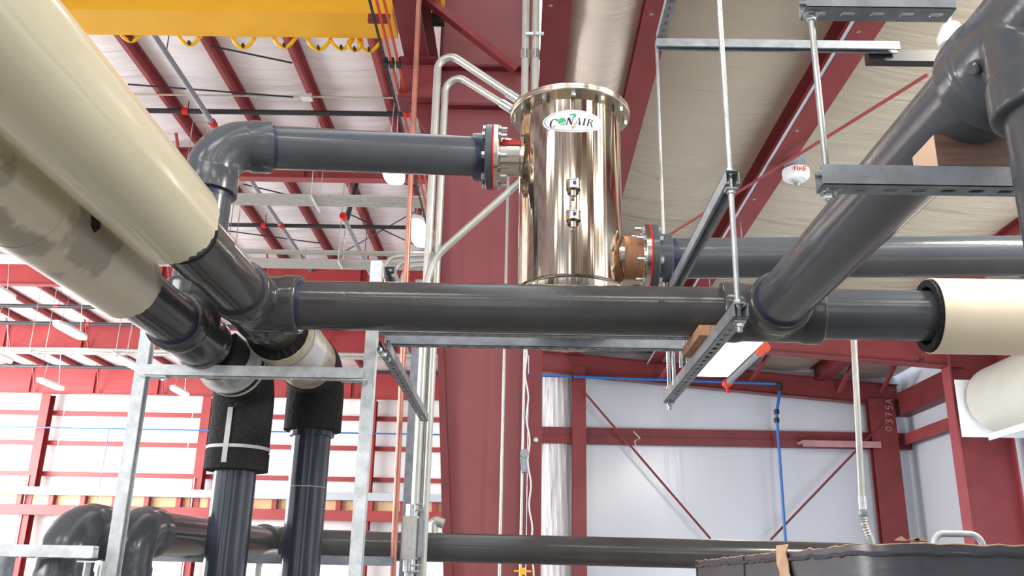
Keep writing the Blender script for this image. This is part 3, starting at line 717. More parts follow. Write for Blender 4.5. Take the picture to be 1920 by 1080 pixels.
# wrinkled foil strip
x0, x1 = P(1017, 900, Y=YB).x, P(1073, 900, Y=YB).x
mb = MB(); nx = 14; nzs = 30; vs = []
for j in range(nzs + 1):
    for i in range(nx + 1):
        s_ = i / nx; vs.append((x0 + (x1 - x0) * s_, YB + .23 - .10 * math.sin(PI * s_) - .018 * math.sin(i * 2.4 + j * .35) , 1 + (P(1045, 700, Y=YB).z - 1) * j / nzs))
mb.add(vs, [(j * (nx + 1) + i, j * (nx + 1) + i + 1, (j + 1) * (nx + 1) + i + 1, (j + 1) * (nx + 1) + i) for j in range(nzs) for i in range(nx)])
single('insulation_strip', mb, M['ins_wrinkle'], 'wrinkled shiny white insulation strip left of the back wall post', 'insulation', None, None, 60)
# blue pipe
yb = YB - .5
pts = [P(983, 703, Y=yb), P(1464, 720, Y=yb), P(1456, 775, Y=yb), P(1476, 1060, Y=yb)]
t = thing('air_pipe', pts[1], 'blue air pipe running along the back wall rafter then dropping down', 'pipe')
part('pipe', MB().tube(bent(pts, .06), .032, 12), M['blue'], t)
part('elbow', MB().tube(bent([pts[1] - V((.12, 0, 0)), pts[1], pts[1].lerp(pts[2], .25)], .05), .05, 12), M['black'], t)
for py in (772, 788):
    q = P(1456, py, Y=yb); part('valve', MB().tube([q + V((0.0, 0, .05)), q - V((0, 0, .05))], .06, 12), M['black'], t)
q = P(1073, 703, Y=yb); part('clip', MB().box(q - V((.02, .04, .14)), q + V((.02, .04, .02))), M['black'], t, 0)

# right column
Y1 = 15.6
xa, xb_, xw = P(1787, 800, Y=Y1).x, P(1812, 900, Y=Y1).x, 0
t = thing('big_wall_column', ((xa + XR) / 2, Y1, 0), 'broad red column on the right wall beside the roll-up door hood', 'column')
part('inner_flange', MB().box((xa, Y1 - .15, 0), (xa + .03, Y1 + .15, 5.9)), M['red'], t, 0)
part('web', MB().box((xa + .03, Y1 - .01, 0), (XR - .25, Y1 + .01, 5.9)), M['red_dark'], t, 0)
part('outer_flange', MB().box((XR - .25, Y1 - .15, 0), (XR - .22, Y1 + .15, 5.9)), M['red'], t, 0)
# roll-up door hood
hr = .57
q = P(1800, 745, Y=14.9)
t = thing('door_hood', (XR - .7, 10, 3), 'white cylindrical roll-up door hood with end plate on the right wall', 'door hood')
cxh = P(1872, 752, Y=14.7); 
prof = [(hr * math.cos(a), hr * math.sin(a)) for a in [2 * PI * k / 40 for k in range(40)]]
part('barrel', MB().extr(prof, (cxh.x, 14.6, cxh.z), (cxh.x, 5, cxh.z), (1, 0, 0), (0, 0, 1)), M['cream'], t, 30)
part('barrel_end', MB().lathe((cxh.x, 14.6, cxh.z), (0, 1, 0), [(0, hr), (.1, hr * .93), (.18, hr * .8)], 40), M['cream'], t)
e0, e1 = P(1788, 707, Y=14.8), P(1846, 825, Y=14.8)
part('end_plate', MB().box((e0.x + .02, 14.82, e1.z + .05), (e0.x + 1.15, 14.84, e0.z - .04)), M['white'], t, 0)
l0 = P(1866, 822, Y=14.0)
part('hood_lip', MB().box((l0.x - .0, 5, l0.z), (l0.x + .03, 14.2, l0.z + .1)), M['white'], t, 0)
part('door_guide', MB().box((XR - .32, 13.9, 0), (XR - .12, 14.1, cxh.z - .4)), M['white'], t, 0)
gl = P(1893, 835, Y=13.3)
for k in range(15):
    z = l0.z - .25 - k * .22
    part('slat', MB().box((XR - .18, 5, z - .105), (XR - .14, 13.9, z + .105)), M['white'], t, 0)
part('bracket', MB().box((XR - .4, 13.6, l0.z - .14), (XR - .3, 13.9, l0.z - .08)), M['black'], t, 0)

# ------------------------------------------------------------------ wires and conduits near the tank
def conduit(name, pts, r, lb, m='cond', R=.12, grp=None, cat='conduit', n=14):
    o = single(name, MB().tube(bent(pts, R) if len(pts) > 2 else pts, r, n), M[m], lb, cat, grp); return o
conduit('copper_pipe', [P(787, -30, Y=4.7), P(735, 1110, Y=4.7)], .0155, 'tall bare copper pipe crossing behind the grey pipes', 'copper', cat='pipe', n=20)
Yk = 4.9
def kplumb(px, py0, py1):     # plumb line through (px, py0) down to py1
    a = P(px, py0, Y=Yk); q = P(px, py1, Y=Yk); return a, V((a.x, a.y, q.z))
lowc = P(788, 600, Y=Yk)
zlow_ = P(775, 960, Y=Yk).z
c1x = P(812, 300, Y=Yk).x; c2x = P(828, 300, Y=Yk).x
t = thing('bent_conduit', (c1x, Yk, zlow_), 'tall galvanised conduit with the higher bend, left of the tank', 'conduit', 'paired bent conduits')
top1 = P(818, 92, Y=Yk); end1 = P(985, 195, Y=Yk - .1)
part('tube', MB().tube(bent([V((c1x, Yk, zlow_)), V((c1x, Yk, P(830, 88, Y=Yk).z)), end1], .16, 12), .024, 18), M['cond'], t)
d_ = (end1 - V((c1x, Yk, P(830, 88, Y=Yk).z))).normalized()
part('coupling', MB().tube([end1 - d_ * .14, end1 - d_ * .05], .031, 16), M['zinc'], t)
t = thing('bent_conduit', (c2x, Yk, zlow_), 'galvanised conduit with the lower bend, close beside its taller twin', 'conduit', 'paired bent conduits')
end2 = P(968, 210, Y=Yk - .1); k2 = V((c2x, Yk + .02, P(838, 126, Y=Yk).z))
part('tube', MB().tube(bent([V((c2x, Yk + .02, .1)), k2, end2], .16, 12), .022, 18), M['cond'], t)
d_ = (end2 - k2).normalized(); part('coupling', MB().tube([end2 - d_ * .12, end2 - d_ * .03], .028, 16), M['zinc'], t)
conduit('offset_conduit', [P(795, 640, Y=Yk - .1), P(804, 492, Y=Yk - .1), P(985, 332, Y=Yk - .1)], .021, 'galvanised conduit bending right from the pair towards the tank', R=.13)
# upright behind conduits, conduit body
a = P(772, 800, Y=Yk + .12).x; zt_ = P(800, 640, Y=Yk).z
t = thing('double_strut_post', (a + .03, Yk + .1, 0), 'wide dull galvanised double channel post carrying the conduits', 'post')
mb = MB(); strut_into(mb, (c1x - .05, Yk + .06, 0), (c1x - .05, Yk + .06, P(800, 520, Y=Yk).z), (0, -1, 0), w=.045, slots=False); part('channel', mb, M['galv_dark'], t, 20)
mb = MB(); strut_into(mb, (c1x + .0, Yk + .06, 0), (c1x + .0, Yk + .06, P(800, 600, Y=Yk).z), (0, -1, 0), w=.045, slots=False); part('channel', mb, M['galv_dark'], t, 20)
bc = P(770, 1008, Y=Yk - .02)
t = thing('conduit_fitting', (bc.x, Yk, bc.z - .13), 'cast grey conduit fitting with bolted cover at the foot of the conduit', 'conduit fitting')
part('casting', MB().extr([(-.042, -.03), (.03, -.03), (.042, -.018), (.042, .03), (-.03, .03), (-.042, .018)], bc - V((0, 0, .11)), bc + V((0, 0, .11)), (1, 0, 0), (0, 1, 0)), M['cond'], t)
part('cover', MB().box(bc + V((.043, -.032, -.1)), bc + V((.062, .032, .1))), M['galv_dark'], t, 0)
part('nameplate', MB().box(bc + V((-.012, -.034, -.06)), bc + V((.008, -.031, .06))), M['silverprint'], t, 0)
for s_ in (-1, 1):
    part('hub', MB().tube([bc + V((0, 0, s_ * .11)), bc + V((0, 0, s_ * .17))], .033, 18), M['zinc'], t)
    for k in (0, 1):
        mbb = MB(); hexnut(mbb, bc + V((.062, -.02 + .04 * k, s_ * .085)), (1, 0, 0), .009, .012); part('screw', mbb, M['zinc'], t, 20)
        mbb = MB().tube([bc + V((.02, -.03, s_ * (.14 + .03 * k))), bc + V((.06, -.03, s_ * (.14 + .03 * k)))], .006, 8); part('clamp_screw', mbb, M['zinc'], t, 20)
conduit('lower_conduit', [V((bc.x, Yk, bc.z - .17)), V((bc.x, Yk, .2))], .026, 'conduit dropping out of the bottom of the cast fitting')
for (px, r, lb) in ((985, .022, 'left of two straight vertical conduits rising behind the tank lid'), (1004, .022, 'right of two straight vertical conduits rising behind the tank lid')):
    q = P(px, 100, Y=4.75)
    t = thing('vertical_conduit', (q.x, 4.75, 2.6), lb, 'conduit', 'straight conduits behind the tank')
    part('tube', MB().tube([(q.x, 4.75, 2.9), (q.x, 4.75, 6.3)], r, 16), M['cond'], t)
    part('coupling', MB().tube([q - V((0, 0, .04)), q + V((0, 0, .02))], r + .006, 16), M['zinc'], t)
    mbb = MB().beam(q + V((0, -.03, .12)), q + V((.05, -.03, .12)), .01, .02); part('clamp', mbb, M['zinc'], t)
conduit('thin_conduit', [P(953, 330, Y=10.1), P(936, 1100, Y=10.1)], .018, 'thin white conduit running down the face of the huge column', 'cond')
conduit('thin_conduit', [P(984, 640, Y=9.9), P(975, 1100, Y=9.9)], .015, 'thin white conduit down the edge between column and narrow post', 'cond')
tw = []
for i in range(40):
    s_ = i / 39; a = P(985 + 14 * s_ + 2.5 * math.sin(i * .9), 640 + 460 * s_, Y=9.8); tw.append(a)
single('loose_wire', MB().tube(tw, .009, 6), M['white'], 'loose twisted white wire hanging on the narrow red post', 'wire')
q = P(983, 885, Y=9.8)
single('junction_box', MB().extr([(-.03, 0), (.06, 0), (.04, .16), (-.05, .16)], q + V((0, 0, 0)), q + V((0, .08, 0)), (1, 0, 0), (0, 0, 1)).tube([q + V((.0, -.01, .2)), q + V((0, .06, .2))], .05, 12), M['galv_dark'], 'small grey clamp box on the thin conduit beside the narrow post', 'box', None, None, 0)
q = P(980, 1071, Y=9.7)
single('yellow_marker', MB().box(q - V((.03, .03, .035)), q + V((.03, .03, .035))).tube([q - V((.09, 0, 0)), q + V((.09, 0, 0))], .01, 8), M['yellow'], 'tiny yellow tag clipped to the thin conduit below the lower pipe', 'tag', None, None, 0)
conduit('small_pipe', [P(812, 1005, Y=5.55), P(812, 975, Y=5.55), P(832, 982, Y=5.55)], .03, 'short bent pipe stub with valve behind the cast conduit fitting', R=.03, cat='pipe')
# hanging conduit with flex at right
t = thing('flexible_conduit', P(1632, 1015, Y=4.0), 'pale conduit ending in a flexible hose above the black wrapped box', 'conduit')
ca_, cb2 = P(1597, 560, Y=4.0), P(1616, 935, Y=4.0)
part('tube', MB().tube([ca_, cb2], .014, 16), M['cond'], t)
part('coupling', MB().tube([P(1616, 930, Y=4.0), P(1618, 957, Y=4.0)], .017, 16), M['zinc'], t)
mbb = MB(); hexnut(mbb, P(1619, 962, Y=4.0), (0, 0, 1), .022, .03); part('gland_nut', mbb, M['galv_dark'], t)
fp = [P(1619, 965, Y=4.0), P(1622, 985, Y=4.0), P(1630, 1005, Y=4.0), P(1638, 1030, Y=4.0), P(1640, 1080, Y=4.0)]
fine = []
for a, b in zip(fp, fp[1:]): fine += [a.lerp(b, s_ / 8) for s_ in range(8)]
part('flex_hose', MB().tube(fine, [.0165 if i % 2 else .0145 for i in range(len(fine))], 14), M['cond'], t)

# ------------------------------------------------------------------ STAINLESS TANK
YT = 3.46
tx = P(1069, 400, Y=YT).x
TR = .2165
zlid = P(1067, 224, Y=YT).z
z0 = 1.6 + .912
t = thing('filter_tank', (tx, YT, z0), 'upright brushed stainless steel filter tank with bolted lid and oval badge', 'tank')
zweld = P(1069, 514, Y=YT - TR).z
part('shell', MB().lathe((tx, YT, z0), (0, 0, 1), [(0, TR * .80), (.02, TR * .86), (zweld - z0 - .012, TR - .004), (zweld - z0 - .003, TR - .001), (zweld - z0, TR + .003), (zweld - z0 + .003, TR), (zlid - z0 - .03, TR), (zlid - z0, TR)], 96), M['steel'], t, 40)
lid = part('lid_flange', MB().lathe((tx, YT, zlid), (0, 0, 1), [(0, TR - .01), (0, .256), (.004, .2585), (.012, .2585), (.014, .256), (.015, .2585), (.026, .2585), (.03, .254), (.032, .02)], 96), M['steel_plain'], t, 30)
me = bolt_mesh(.05, .012, .006)
for k in range(12):
    a = 2 * PI * (k) / 12 + math.radians(-90)
    place('bolt', me, lid, frame((tx + .236 * math.cos(a), YT + .236 * math.sin(a), zlid - .016), (0, 0, 1)))
# ports: neck left and right
cl = P(925, 285, Y=3.40); zL = cl.z
part('outlet_neck', MB().tube([(cl.x + .01, YT - .01, zL), (tx - .1, YT - .01, zL)], PR - .002, 48), M['steel_plain'], t)
cr = P(1216, 478, Y=3.44); zR = P(1260, 488, Y=3.48).z
part('inlet_neck', MB().tube([(tx + .1, YT, zR), (cr.x - .01, YT, zR)], PR - .002, 48), M['steel_plain'], t)
part('wood_packing', MB().tube([(P(1171, 480, Y=3.4).x, YT, zR), (P(1208, 480, Y=3.4).x, YT, zR)], PR + .006, 40), M['strap'], t, label='brown wooden packing collar on the right neck')
part('neck_collar', MB().lathe((tx - math.sqrt(TR**2 - PR**2) + .0, YT - .01, zL), (-1, 0, 0), [(0, PR + .018), (.012, PR + .012), (.018, PR)], 48), M['steel_plain'], t)
# arrow
ay = YT - .01 - PR - .0015; a0 = P(975, 268, Y=3.37); a1 = P(941, 268, Y=3.37)
mb = MB().extr([(a0.x, -.011), (a1.x + .012, -.011), (a1.x + .012, -.018), (a1.x - .006, 0), (a1.x + .012, .018), (a1.x + .012, .011), (a0.x, .011)], (0, ay + .012, a0.z), (0, ay - .0005, a0.z), (1, 0, 0), (0, 0, 1))
part('flow_arrow', mb, M['redplastic'], t, 0, 'red flow arrow sticker')
# vent ports
for py in (348, 406):
    q = P(1075, py, Y=YT - TR - .02)
    pt = part('sensor_port', MB().lathe(q - V((0, 0, .019)), (0, 0, 1), [(0, .026), (0, .0295), (.032, .0295), (.034, .031), (.038, .031), (.038, .026), (.010, .025)], 32, cap=False).lathe(q - V((0, 0, .012)), (0, 0, 1), [(0, .028), (.003, .028)], 32), M['steel_plain'], t)
    part('blue_plug', MB().lathe(q + V((.003, -.028, .0)), (0, -1, 0), [(0, .0075), (.004, .0075), (.006, .004)], 16), M['bluedot'], pt, label='small blue round plug')
    part('drain_nub', MB().lathe(q + V((0, 0, -.045)), (0, 0, 1), [(0, .010), (.022, .012), (.026, .008)], 16), M['steel_plain'], pt)
# badge (curved sticker)
bz = P(1070, 229, Y=YT - TR).z; bs = P(1127, 229, Y=YT - TR).x - P(1070, 229, Y=YT - TR).x
sc = bs
def wrap(x, z, off):
    a = x / TR; return V((tx + math.sin(a) * (TR + off), YT - math.cos(a) * (TR + off), bz + z))
def badge_shape(outline, off, m, nm, sub=1, label=None):
    mb = MB(); pts = []
    for (x0, z0_), (x1, z1_) in zip(outline, outline[1:] + outline[:1]):
        for s_ in range(sub): pts.append((x0 + (x1 - x0) * s_ / sub, z0_ + (z1_ - z0_) * s_ / sub))
    cxm = sum(p[0] for p in pts) / len(pts); czm = sum(p[1] for p in pts) / len(pts)
    n = len(pts); vs = []
    for f in (1, .75, .5, .25): vs += [wrap(cxm + (x - cxm) * f, czm + (z - czm) * f, off) for x, z in pts]
    vs.append(wrap(cxm, czm, off)); fs = []
    for ring in range(3): fs += [(ring * n + i, ring * n + (i + 1) % n, (ring + 1) * n + (i + 1) % n, (ring + 1) * n + i) for i in range(n)]
    fs += [(3 * n + i, 3 * n + (i + 1) % n, 4 * n) for i in range(n)]
    return mb.add(vs, fs)
k_ = bs / 57.0     # metres per photo pixel on the badge
def el(cx, cz, a, bt, bb, n=56):
    return [((cx + a * math.cos(2 * PI * i / n)) * k_, (cz + (bt if math.sin(2 * PI * i / n) > 0 else bb) * math.sin(2 * PI * i / n)) * k_) for i in range(n)]
badge = part('badge', badge_shape(el(0, 7, 60, 19, 28), .0010, 'white', 'b'), M['white'], t, 60, 'white oval badge with dark serif lettering and green swoosh')
part('badge_ring', badge_shape(el(0, 6.5, 57.5, 17, 25), .0014, 'x', 'b'), M['silverprint'], badge, 60)
part('badge_field', badge_shape(el(0, 6.5, 53.5, 16, 23.5), .0018, 'x', 'b'), M['white'], badge, 60)
def strokes(polys, m, nm='lettering', off=.0023, lab=None):
    mb = MB()
    for poly in polys:
        vs = [wrap(x * k_, z * k_, off) for x, z in poly] + [wrap(x * k_, z * k_, off - .0012) for x, z in poly]; n = len(poly)
        mb.add(vs, [list(range(n)), list(range(n, 2 * n))[::-1]] + [(i, (i + 1) % n, n + (i + 1) % n, n + i) for i in range(n)])
    part(nm, mb, M[m], badge, 0, lab)
def sh(pts, x0, z0_, s_=1.0, shear=.22): return [(x0 + (x + shear * y) * s_, z0_ + y * s_) for x, y in pts]
# letters are in photo pixels about the badge centre; y up
def letter_C(x0, z0_, h):
    o = []; ri = []
    for i in range(17):
        a = math.radians(42 + 276 * i / 16); th = 1.6 + 2.2 * max(0, -math.cos(a)) ** 1.0
        o.append((h * .42 + h * .44 * math.cos(a), h / 2 + h * .52 * math.sin(a)))
        ri.append((h * .42 + (h * .44 - th) * math.cos(a), h / 2 + (h * .52 - 1.1) * math.sin(a)))
    out = []
    for i in range(16): out.append(sh([o[i], o[i + 1], ri[i + 1], ri[i]], x0, z0_))
    out.append(sh([(h * .72, h * .66), (h * .80, h * .66), (h * .80, h * 1.0), (h * .70, h * .92)], x0, z0_))
    return out
H_ = 15.0
L_ = letter_C(-46, -8, 17)
N_ = [[(1.8, 0), (3.4, 0), (3.4, H_), (1.8, H_)], [(.5, H_), (5.5, H_), (13, 0), (10, 0)], [(10.8, 0), (12, 0), (12, H_), (10.8, H_)], [(.2, 0), (5, 0), (5, .8), (.2, .8)], [(9, H_ - .8), (13.5, H_ - .8), (13.5, H_), (9, H_)]]
A_ = [[(0, 0), (1.2, 0), (6.8, H_), (6, H_)], [(6, H_), (7.5, H_), (12, 0), (8.8, 0)], [(3, 4), (9, 4), (9, 5), (3, 5)], [(-1, 0), (3, 0), (3, .8), (-1, .8)], [(7.5, 0), (13, 0), (13, .8), (7.5, .8)]]
I_ = [[(2, 0), (5, 0), (5, H_), (2, H_)], [(.6, 0), (6.4, 0), (6.4, .8), (.6, .8)], [(.6, H_ - .8), (6.4, H_ - .8), (6.4, H_), (.6, H_)]]
Rr = [[(2, 0), (5, 0), (5, H_), (2, H_)], [(.6, 0), (6.4, 0), (6.4, .8), (.6, .8)], [(5, H_ - 1), (8.6, H_ - 1), (8.6, H_), (.8, H_), (.8, H_ - .8)], [(8.6, H_), (11.4, H_ - 1.4), (12, H_ - 3.4), (11.4, H_ - 5.4), (8.6, H_ - 6.8), (8.6, H_ - 5.8), (9.4, H_ - 3.4), (8.6, H_ - 1)], [(5, H_ - 6.8), (8.6, H_ - 6.8), (8.6, H_ - 5.9), (5, H_ - 5.9)], [(7, H_ - 6.6), (9, H_ - 6.4), (14.5, -1.5), (11, -.8)]]
strokes(L_, 'ink', lab='dark serif letter C')
strokes([sh(p, -14.5, -6) for p in N_], 'ink', lab='dark serif letter N')
strokes([sh(p, 2, -6) for p in A_], 'ink', lab='dark serif letter A')
strokes([sh(p, 16, -6) for p in I_], 'ink', lab='dark serif letter I')
strokes([sh(p, 24, -6) for p in Rr], 'ink', lab='dark serif letter R')
strokes([[(-20.5 + 8 * math.cos(a), 1.6 + 8 * math.sin(a)) for a in [2 * PI * i / 24 for i in range(24)]]], 'green', 'green_ball', lab='green ball standing for the letter O')
strokes([[(-27.5, -3.2), (-20, -2.2), (-14.5, .6), (-14, -.8), (-19, -4.0), (-26, -4.8)]], 'white', 'ball_notch', off=.0027)
strokes([[(-9, 14.6), (-2, 17.4), (3, 18), (6.4, 15.5), (5.8, 11), (1.5, 8.4), (-2, 5.5), (0, 9), (1, 12.5), (-1, 14.4)]], 'green', 'swoosh', off=.0026, lab='green curved swoosh above the letters')
part('foil_scrap', MB().extr([(-.006, -.002), (0, -.012), (.006, -.002), (.012, 0), (.004, .003), (-.005, .003)], wrap(-.0, -.022, .004), wrap(0, -.022, .001), (1, 0, 0), (0, 0, 1)), M['card'], t, 0)

# ------------------------------------------------------------------ GREY PIPEWORK
# pipe line A (main header) ------------------------------------------------
AX, AZ = -.925, 1.6 + .885
YA = y_at(AX, AZ, 474)
TA = V((AX, YA, AZ))
DX, DZ = .828, 1.6 + .862
YD = y_at(DX, DZ, 1444)
TD = V((DX, YD, DZ))
md = (TD - TA).normalized()
t = thing('main_pipe', (TA + V((.6, 0, 0))), 'thick dark grey plastic main pipe crossing the picture in front of the tank', 'pipe')
tee_part(t, TA, (0, 1, 0), md, m='pvc_dark')
pipe_part(t, TA + md * .15, TD - md * .14, m='pvc_dark')
primer(t, TA + md * .168, md, L=.016)
yi = y_at(AX, AZ, 322)
part('pipe', MB().tube([(AX, -1.0, AZ), (AX, YA - .14, AZ)], PR, 48), M['pvc_dark'], t)
jy = y_at(AX, AZ, 352)
part('coupling', MB().tube([(AX, jy - .02, AZ), (AX, jy + .14, AZ)], PR + .006, 48), M['pvc_dark'], t)
primer(t, (AX, YA - .185, AZ), (0, 1, 0), L=.02)
jacket(t, (AX, -1.0, AZ), (AX, yi, AZ), .1245, PR, 'beige', .008, label='upper glossy beige insulation jacket')
# piece past the tee, down-turning elbow, riser
def riser_y(X, Z, px, py):
    lo, hi = 3.2, 5.0
    for _ in range(40):
        m = (lo + hi) / 2
        q = P(px, py, Y=m)
        if q.x < X: hi = m
        else: lo = m
    return lo
YAr = riser_y(AX, AZ, 582, 850)
part('pipe', MB().tube([(AX, YA + .14, AZ), (AX, YAr - .1, AZ)], PR, 48), M['pvc_dark'], t)
jacket(t, (AX, YAr - .16, AZ), (AX, YA + .33, AZ), .122, PR, 'beige_worn', .003, label='short worn jacket behind the tee')
part('end_band', MB().lathe((AX, YA + .33, AZ), (0, 1, 0), [(0, .1195), (0, .1235), (.05, .1235), (.05, .122)], 48, cap=False), M['beige'], t, label='pale band around the jacket end')
part('foil_patch', MB().lathe((AX, YA + .42, AZ), (0, 1, 0), [(0, .1235), (.22, .1235)], 40, cap=False), M['foil'], t, label='silver foil patch')
el_ = [(AX, YAr - .2, AZ)] + arc_pts((AX, YAr, AZ), (0, -1, 0), (0, 0, -1), .13, 12) + [(AX, YAr, AZ - .27)]
part('foam_elbow', MB().tube(el_, .126, 40), M['foam'], t, 50, 'black foam elbow cover')
part('pipe', MB().tube([(AX, YAr, AZ - .2), (AX, YAr, 0)], PR, 48), M['pvc_blue'], t, label='vertical blue-grey pipe')
part('coupling', MB().tube([(AX, YAr, AZ - .27), (AX, YAr, AZ - .295)], PR + .014, 48), M['pvc_blue'], t)
for py, w_ in ((818, .006), (915, .004)):
    z = P(570, py, Y=YAr).z; part('paint_ring', MB().tube([(AX, YAr, z), (AX, YAr, z + w_)], PR + .001, 48), M['silverprint'], t, label='pale scratched ring')
for i, (x0, z0_) in enumerate(((-.03, .0), (-.015, .012), (.005, .004))): pass
# print on the main pipe
def text_mesh(cu):
    tmp = bpy.data.objects.new('tmp', cu); COL.objects.link(tmp); dg = bpy.context.evaluated_depsgraph_get()
    me = bpy.data.meshes.new_from_object(tmp.evaluated_get(dg)); bpy.data.objects.remove(tmp)
    if not me.materials: me.materials.append(cu.materials[0])
    return me
def pipe_text(body, px, py, size, parent, m='ink'):
    cu = bpy.data.curves.new('lettering', 'FONT'); cu.body = body; cu.size = size; cu.extrude = .0004; cu.materials.append(M[m])
    o = bpy.data.objects.new('lettering', text_mesh(cu)); COL.objects.link(o)
    q = P(px, py, Y=TA.y - PR); s_ = (q.x - TA.x) / md.x; ax = TA + md * s_
    lo, hi = -70, 70
    best = min(range(-80, 60), key=lambda a: abs(proj(ax + V((0, -math.cos(math.radians(a)), math.sin(math.radians(a)))) * PR)[1] - py) if a < 60 else 9)
    a = math.radians(best); nrm = V((0, -math.cos(a), math.sin(a))); up = V((0, math.sin(a), math.cos(a)))
    mt = Matrix((md, up, nrm)).transposed().to_4x4(); o.parent = parent
    o.matrix_local = Matrix.Translation(-WL[parent.name]) @ Matrix.Translation(ax + nrm * (PR + .0004) - md * 0) @ mt
    o['label'] = 'dark printed letters'
pipe_text('IPEX', 1229, 569, .016, t)
# D branch -----------------------------------------------------------------
t = thing('branch_pipe_run', TD, 'thick grey pipe rising towards the viewer to the big tee at the upper right', 'pipe')
tee_part(t, TD, md, (0, -1, 0), a=.165, b=.15, m='pvc_dark')
YT2 = y_at(DX, DZ, 1962)
e2 = TD + md * .17
primer(t, TD + V((0, -.15, 0)), (0, -1, 0), L=.03)
part('pipe', MB().tube([TD + V((0, -.13, 0)), (DX, YT2 + .15, DZ)], PR, 56), M['pvc'], t)
tee_part(t, (DX, YT2, DZ), (0, 1, 0), (0, 0, -1), a=.185, b=.165, m='pvc', voxel=.004)
pl = V((DX, YT2, DZ)); q = P(1838, 52, Y=YT2 - .0)
part('pipe', MB().tube([pl + V((0, 0, -.14)), pl + V((0, 0, -1.4))], PR, 56), M['pvc'], t)
n_ = V((-.86, -.1, -.45)).normalized()
pgc = pl + V((0, .075, 0))
part('plug', MB().lathe(pgc + n_ * (PR * 1.13), n_, [(0, .0125), (.010, .0125), (.0125, .009)], 18), M['pvc'], t)
part('pipe', MB().tube([pl - V((0, .13, 0)), pl - V((0, 1.6, 0))], PR, 48), M['pvc'], t)
# right continuation with the white jacket
j0 = P(1738, 590, Y=2.85).x
part('pipe', MB().tube([TD + md * .14, TD + md * 1.9], PR, 48), M['pvc'], t)
s0 = (j0 - TD.x) / md.x
jacket(t, TD + md * 1.9, TD + md * s0, .125, PR + .012, 'white_jacket', .0, fo=.012, label='cream white insulation jacket')
# B line -------------------------------------------------------------------
BX, BZ = -1.158, 1.6 + .802
YB_ = y_at(BX, BZ, 356)
TB = V((BX, YB_, BZ))
t = thing('lower_header_pipe', TB, 'dark pipe under a worn beige jacket at the left, feeding the upper pipe', 'pipe')
tee_part(t, TB, (0, 1, 0), (0, 0, 1), a=.16, b=.18, m='pvc_dark')
part('pipe', MB().tube([(BX, -1, BZ), (BX, YB_ - .12, BZ)], PR, 48), M['pvc_dark'], t)
primer(t, (BX, YB_ - .19, BZ), (0, 1, 0), L=.03)
yj = y_at(BX, BZ, 236)
jacket(t, (BX, -1, BZ), (BX, yj, BZ), .106, PR, 'beige_worn', .004, label='lower worn beige insulation jacket')
ys = y_at(BX, BZ, 40)
part('jacket_seam', MB().tube([(BX, ys, BZ), (BX, ys + .004, BZ)], .1075, 48), M['beige_worn'], t)
def hit_cyl(px, py, X, Z, r):
    d = (R3 @ V((px - 960., 540. - py, -FPX))); dx, dz = d.x, d.z; ox, oz = -X, 1.6 - Z
    a = dx * dx + dz * dz; b = ox * dx + oz * dz; c_ = ox * ox + oz * oz - r * r
    return EYE + d * ((-b - math.sqrt(max(0, b * b - a * c_))) / a)
hp = [hit_cyl(px, py, BX, BZ, .1085) for px, py in ((172, 402), (182, 408), (190, 416), (188, 428), (178, 436), (172, 424))]
hc_ = [V((BX + (p.x - BX) * .97, p.y, BZ + (p.z - BZ) * .97)) for p in hp]
part('torn_hole', MB().add(hp + hc_, [tuple(range(6)), tuple(range(11, 5, -1))] + [(i, (i + 1) % 6, 6 + (i + 1) % 6, 6 + i) for i in range(6)]), M['foam'], t, 0, 'torn hole showing dark foam')
YBr = riser_y(BX, BZ, 447, 840)
part('pipe', MB().tube([(BX, YB_ + .12, BZ), (BX, YBr - .08, BZ)], PR, 48), M['pvc_dark'], t)
def arc_shell(nm, X, Z, y0, y1, r0, r1, a0, a1, m, slant=0, lb=None):
    n = 28; mb = MB(); vs = []
    for i in range(n + 1):
        a = math.radians(a0 + (a1 - a0) * i / n); yy0 = y0 + slant * i / n
        for r in (r0, r1):
            vs += [(X + r * math.cos(a), yy0, Z + r * math.sin(a)), (X + r * math.cos(a), y1, Z + r * math.sin(a))]
    fs = [(0, 1, 3, 2), (4 * n, 4 * n + 2, 4 * n + 3, 4 * n + 1)]
    for i in range(n):
        k = 4 * i; q = k + 4
        fs += [(k, q, q + 1, k + 1), (k + 2, k + 3, q + 3, q + 2), (k, k + 2, q + 2, q), (k + 1, q + 1, q + 3, k + 3)]
    return part(nm, mb.add(vs, fs), M[m], t, 40, lb)
arc_shell('foam_shell', BX, BZ, YB_ + .15, YBr - .18, PR + .001, .108, -185, 30, 'foam', .05, 'black foam half shell')
arc_shell('silver_shell', BX, BZ, YB_ + .185, YBr - .2, .109, .1115, -190, 40, 'foil', .20, 'silver half shell jacket, open on top')
el_ = [(BX, YBr - .22, BZ)] + arc_pts((BX, YBr, BZ), (0, -1, 0), (0, 0, -1), .13, 12) + [(BX, YBr, BZ - .36)]
part('foam_elbow', MB().tube(el_, .124, 40), M['foam'], t, 50, 'black foam elbow cover')
part('foam_collar', MB().tube([(BX, YBr, BZ - .33), (BX, YBr, BZ - .40)], .128, 40), M['foam'], t, 50)
part('tape_band', MB().tube([(BX, YBr, BZ - .305), (BX, YBr, BZ - .318)], .1275, 40), M['tape'], t, label='white tape band')
mbt = MB().beam((BX - .01, YBr - .128, BZ - .16), (BX - .012, YBr - .129, BZ - .38), .02, .004, (0, 1, 0)); part('tape_strip', mbt, M['tape'], t, label='white sealing strip')
for yq in (YBr - .25, YBr - .19):
    part('tape_band', MB().tube([(BX, yq, BZ), (BX, yq + .02, BZ)], .1265, 40), M['tape'], t, label='pale tape band')
part('pipe', MB().tube([(BX, YBr, BZ - .3), (BX, YBr, 0)], PR, 48), M['pvc_blue'], t, label='vertical blue-grey pipe')
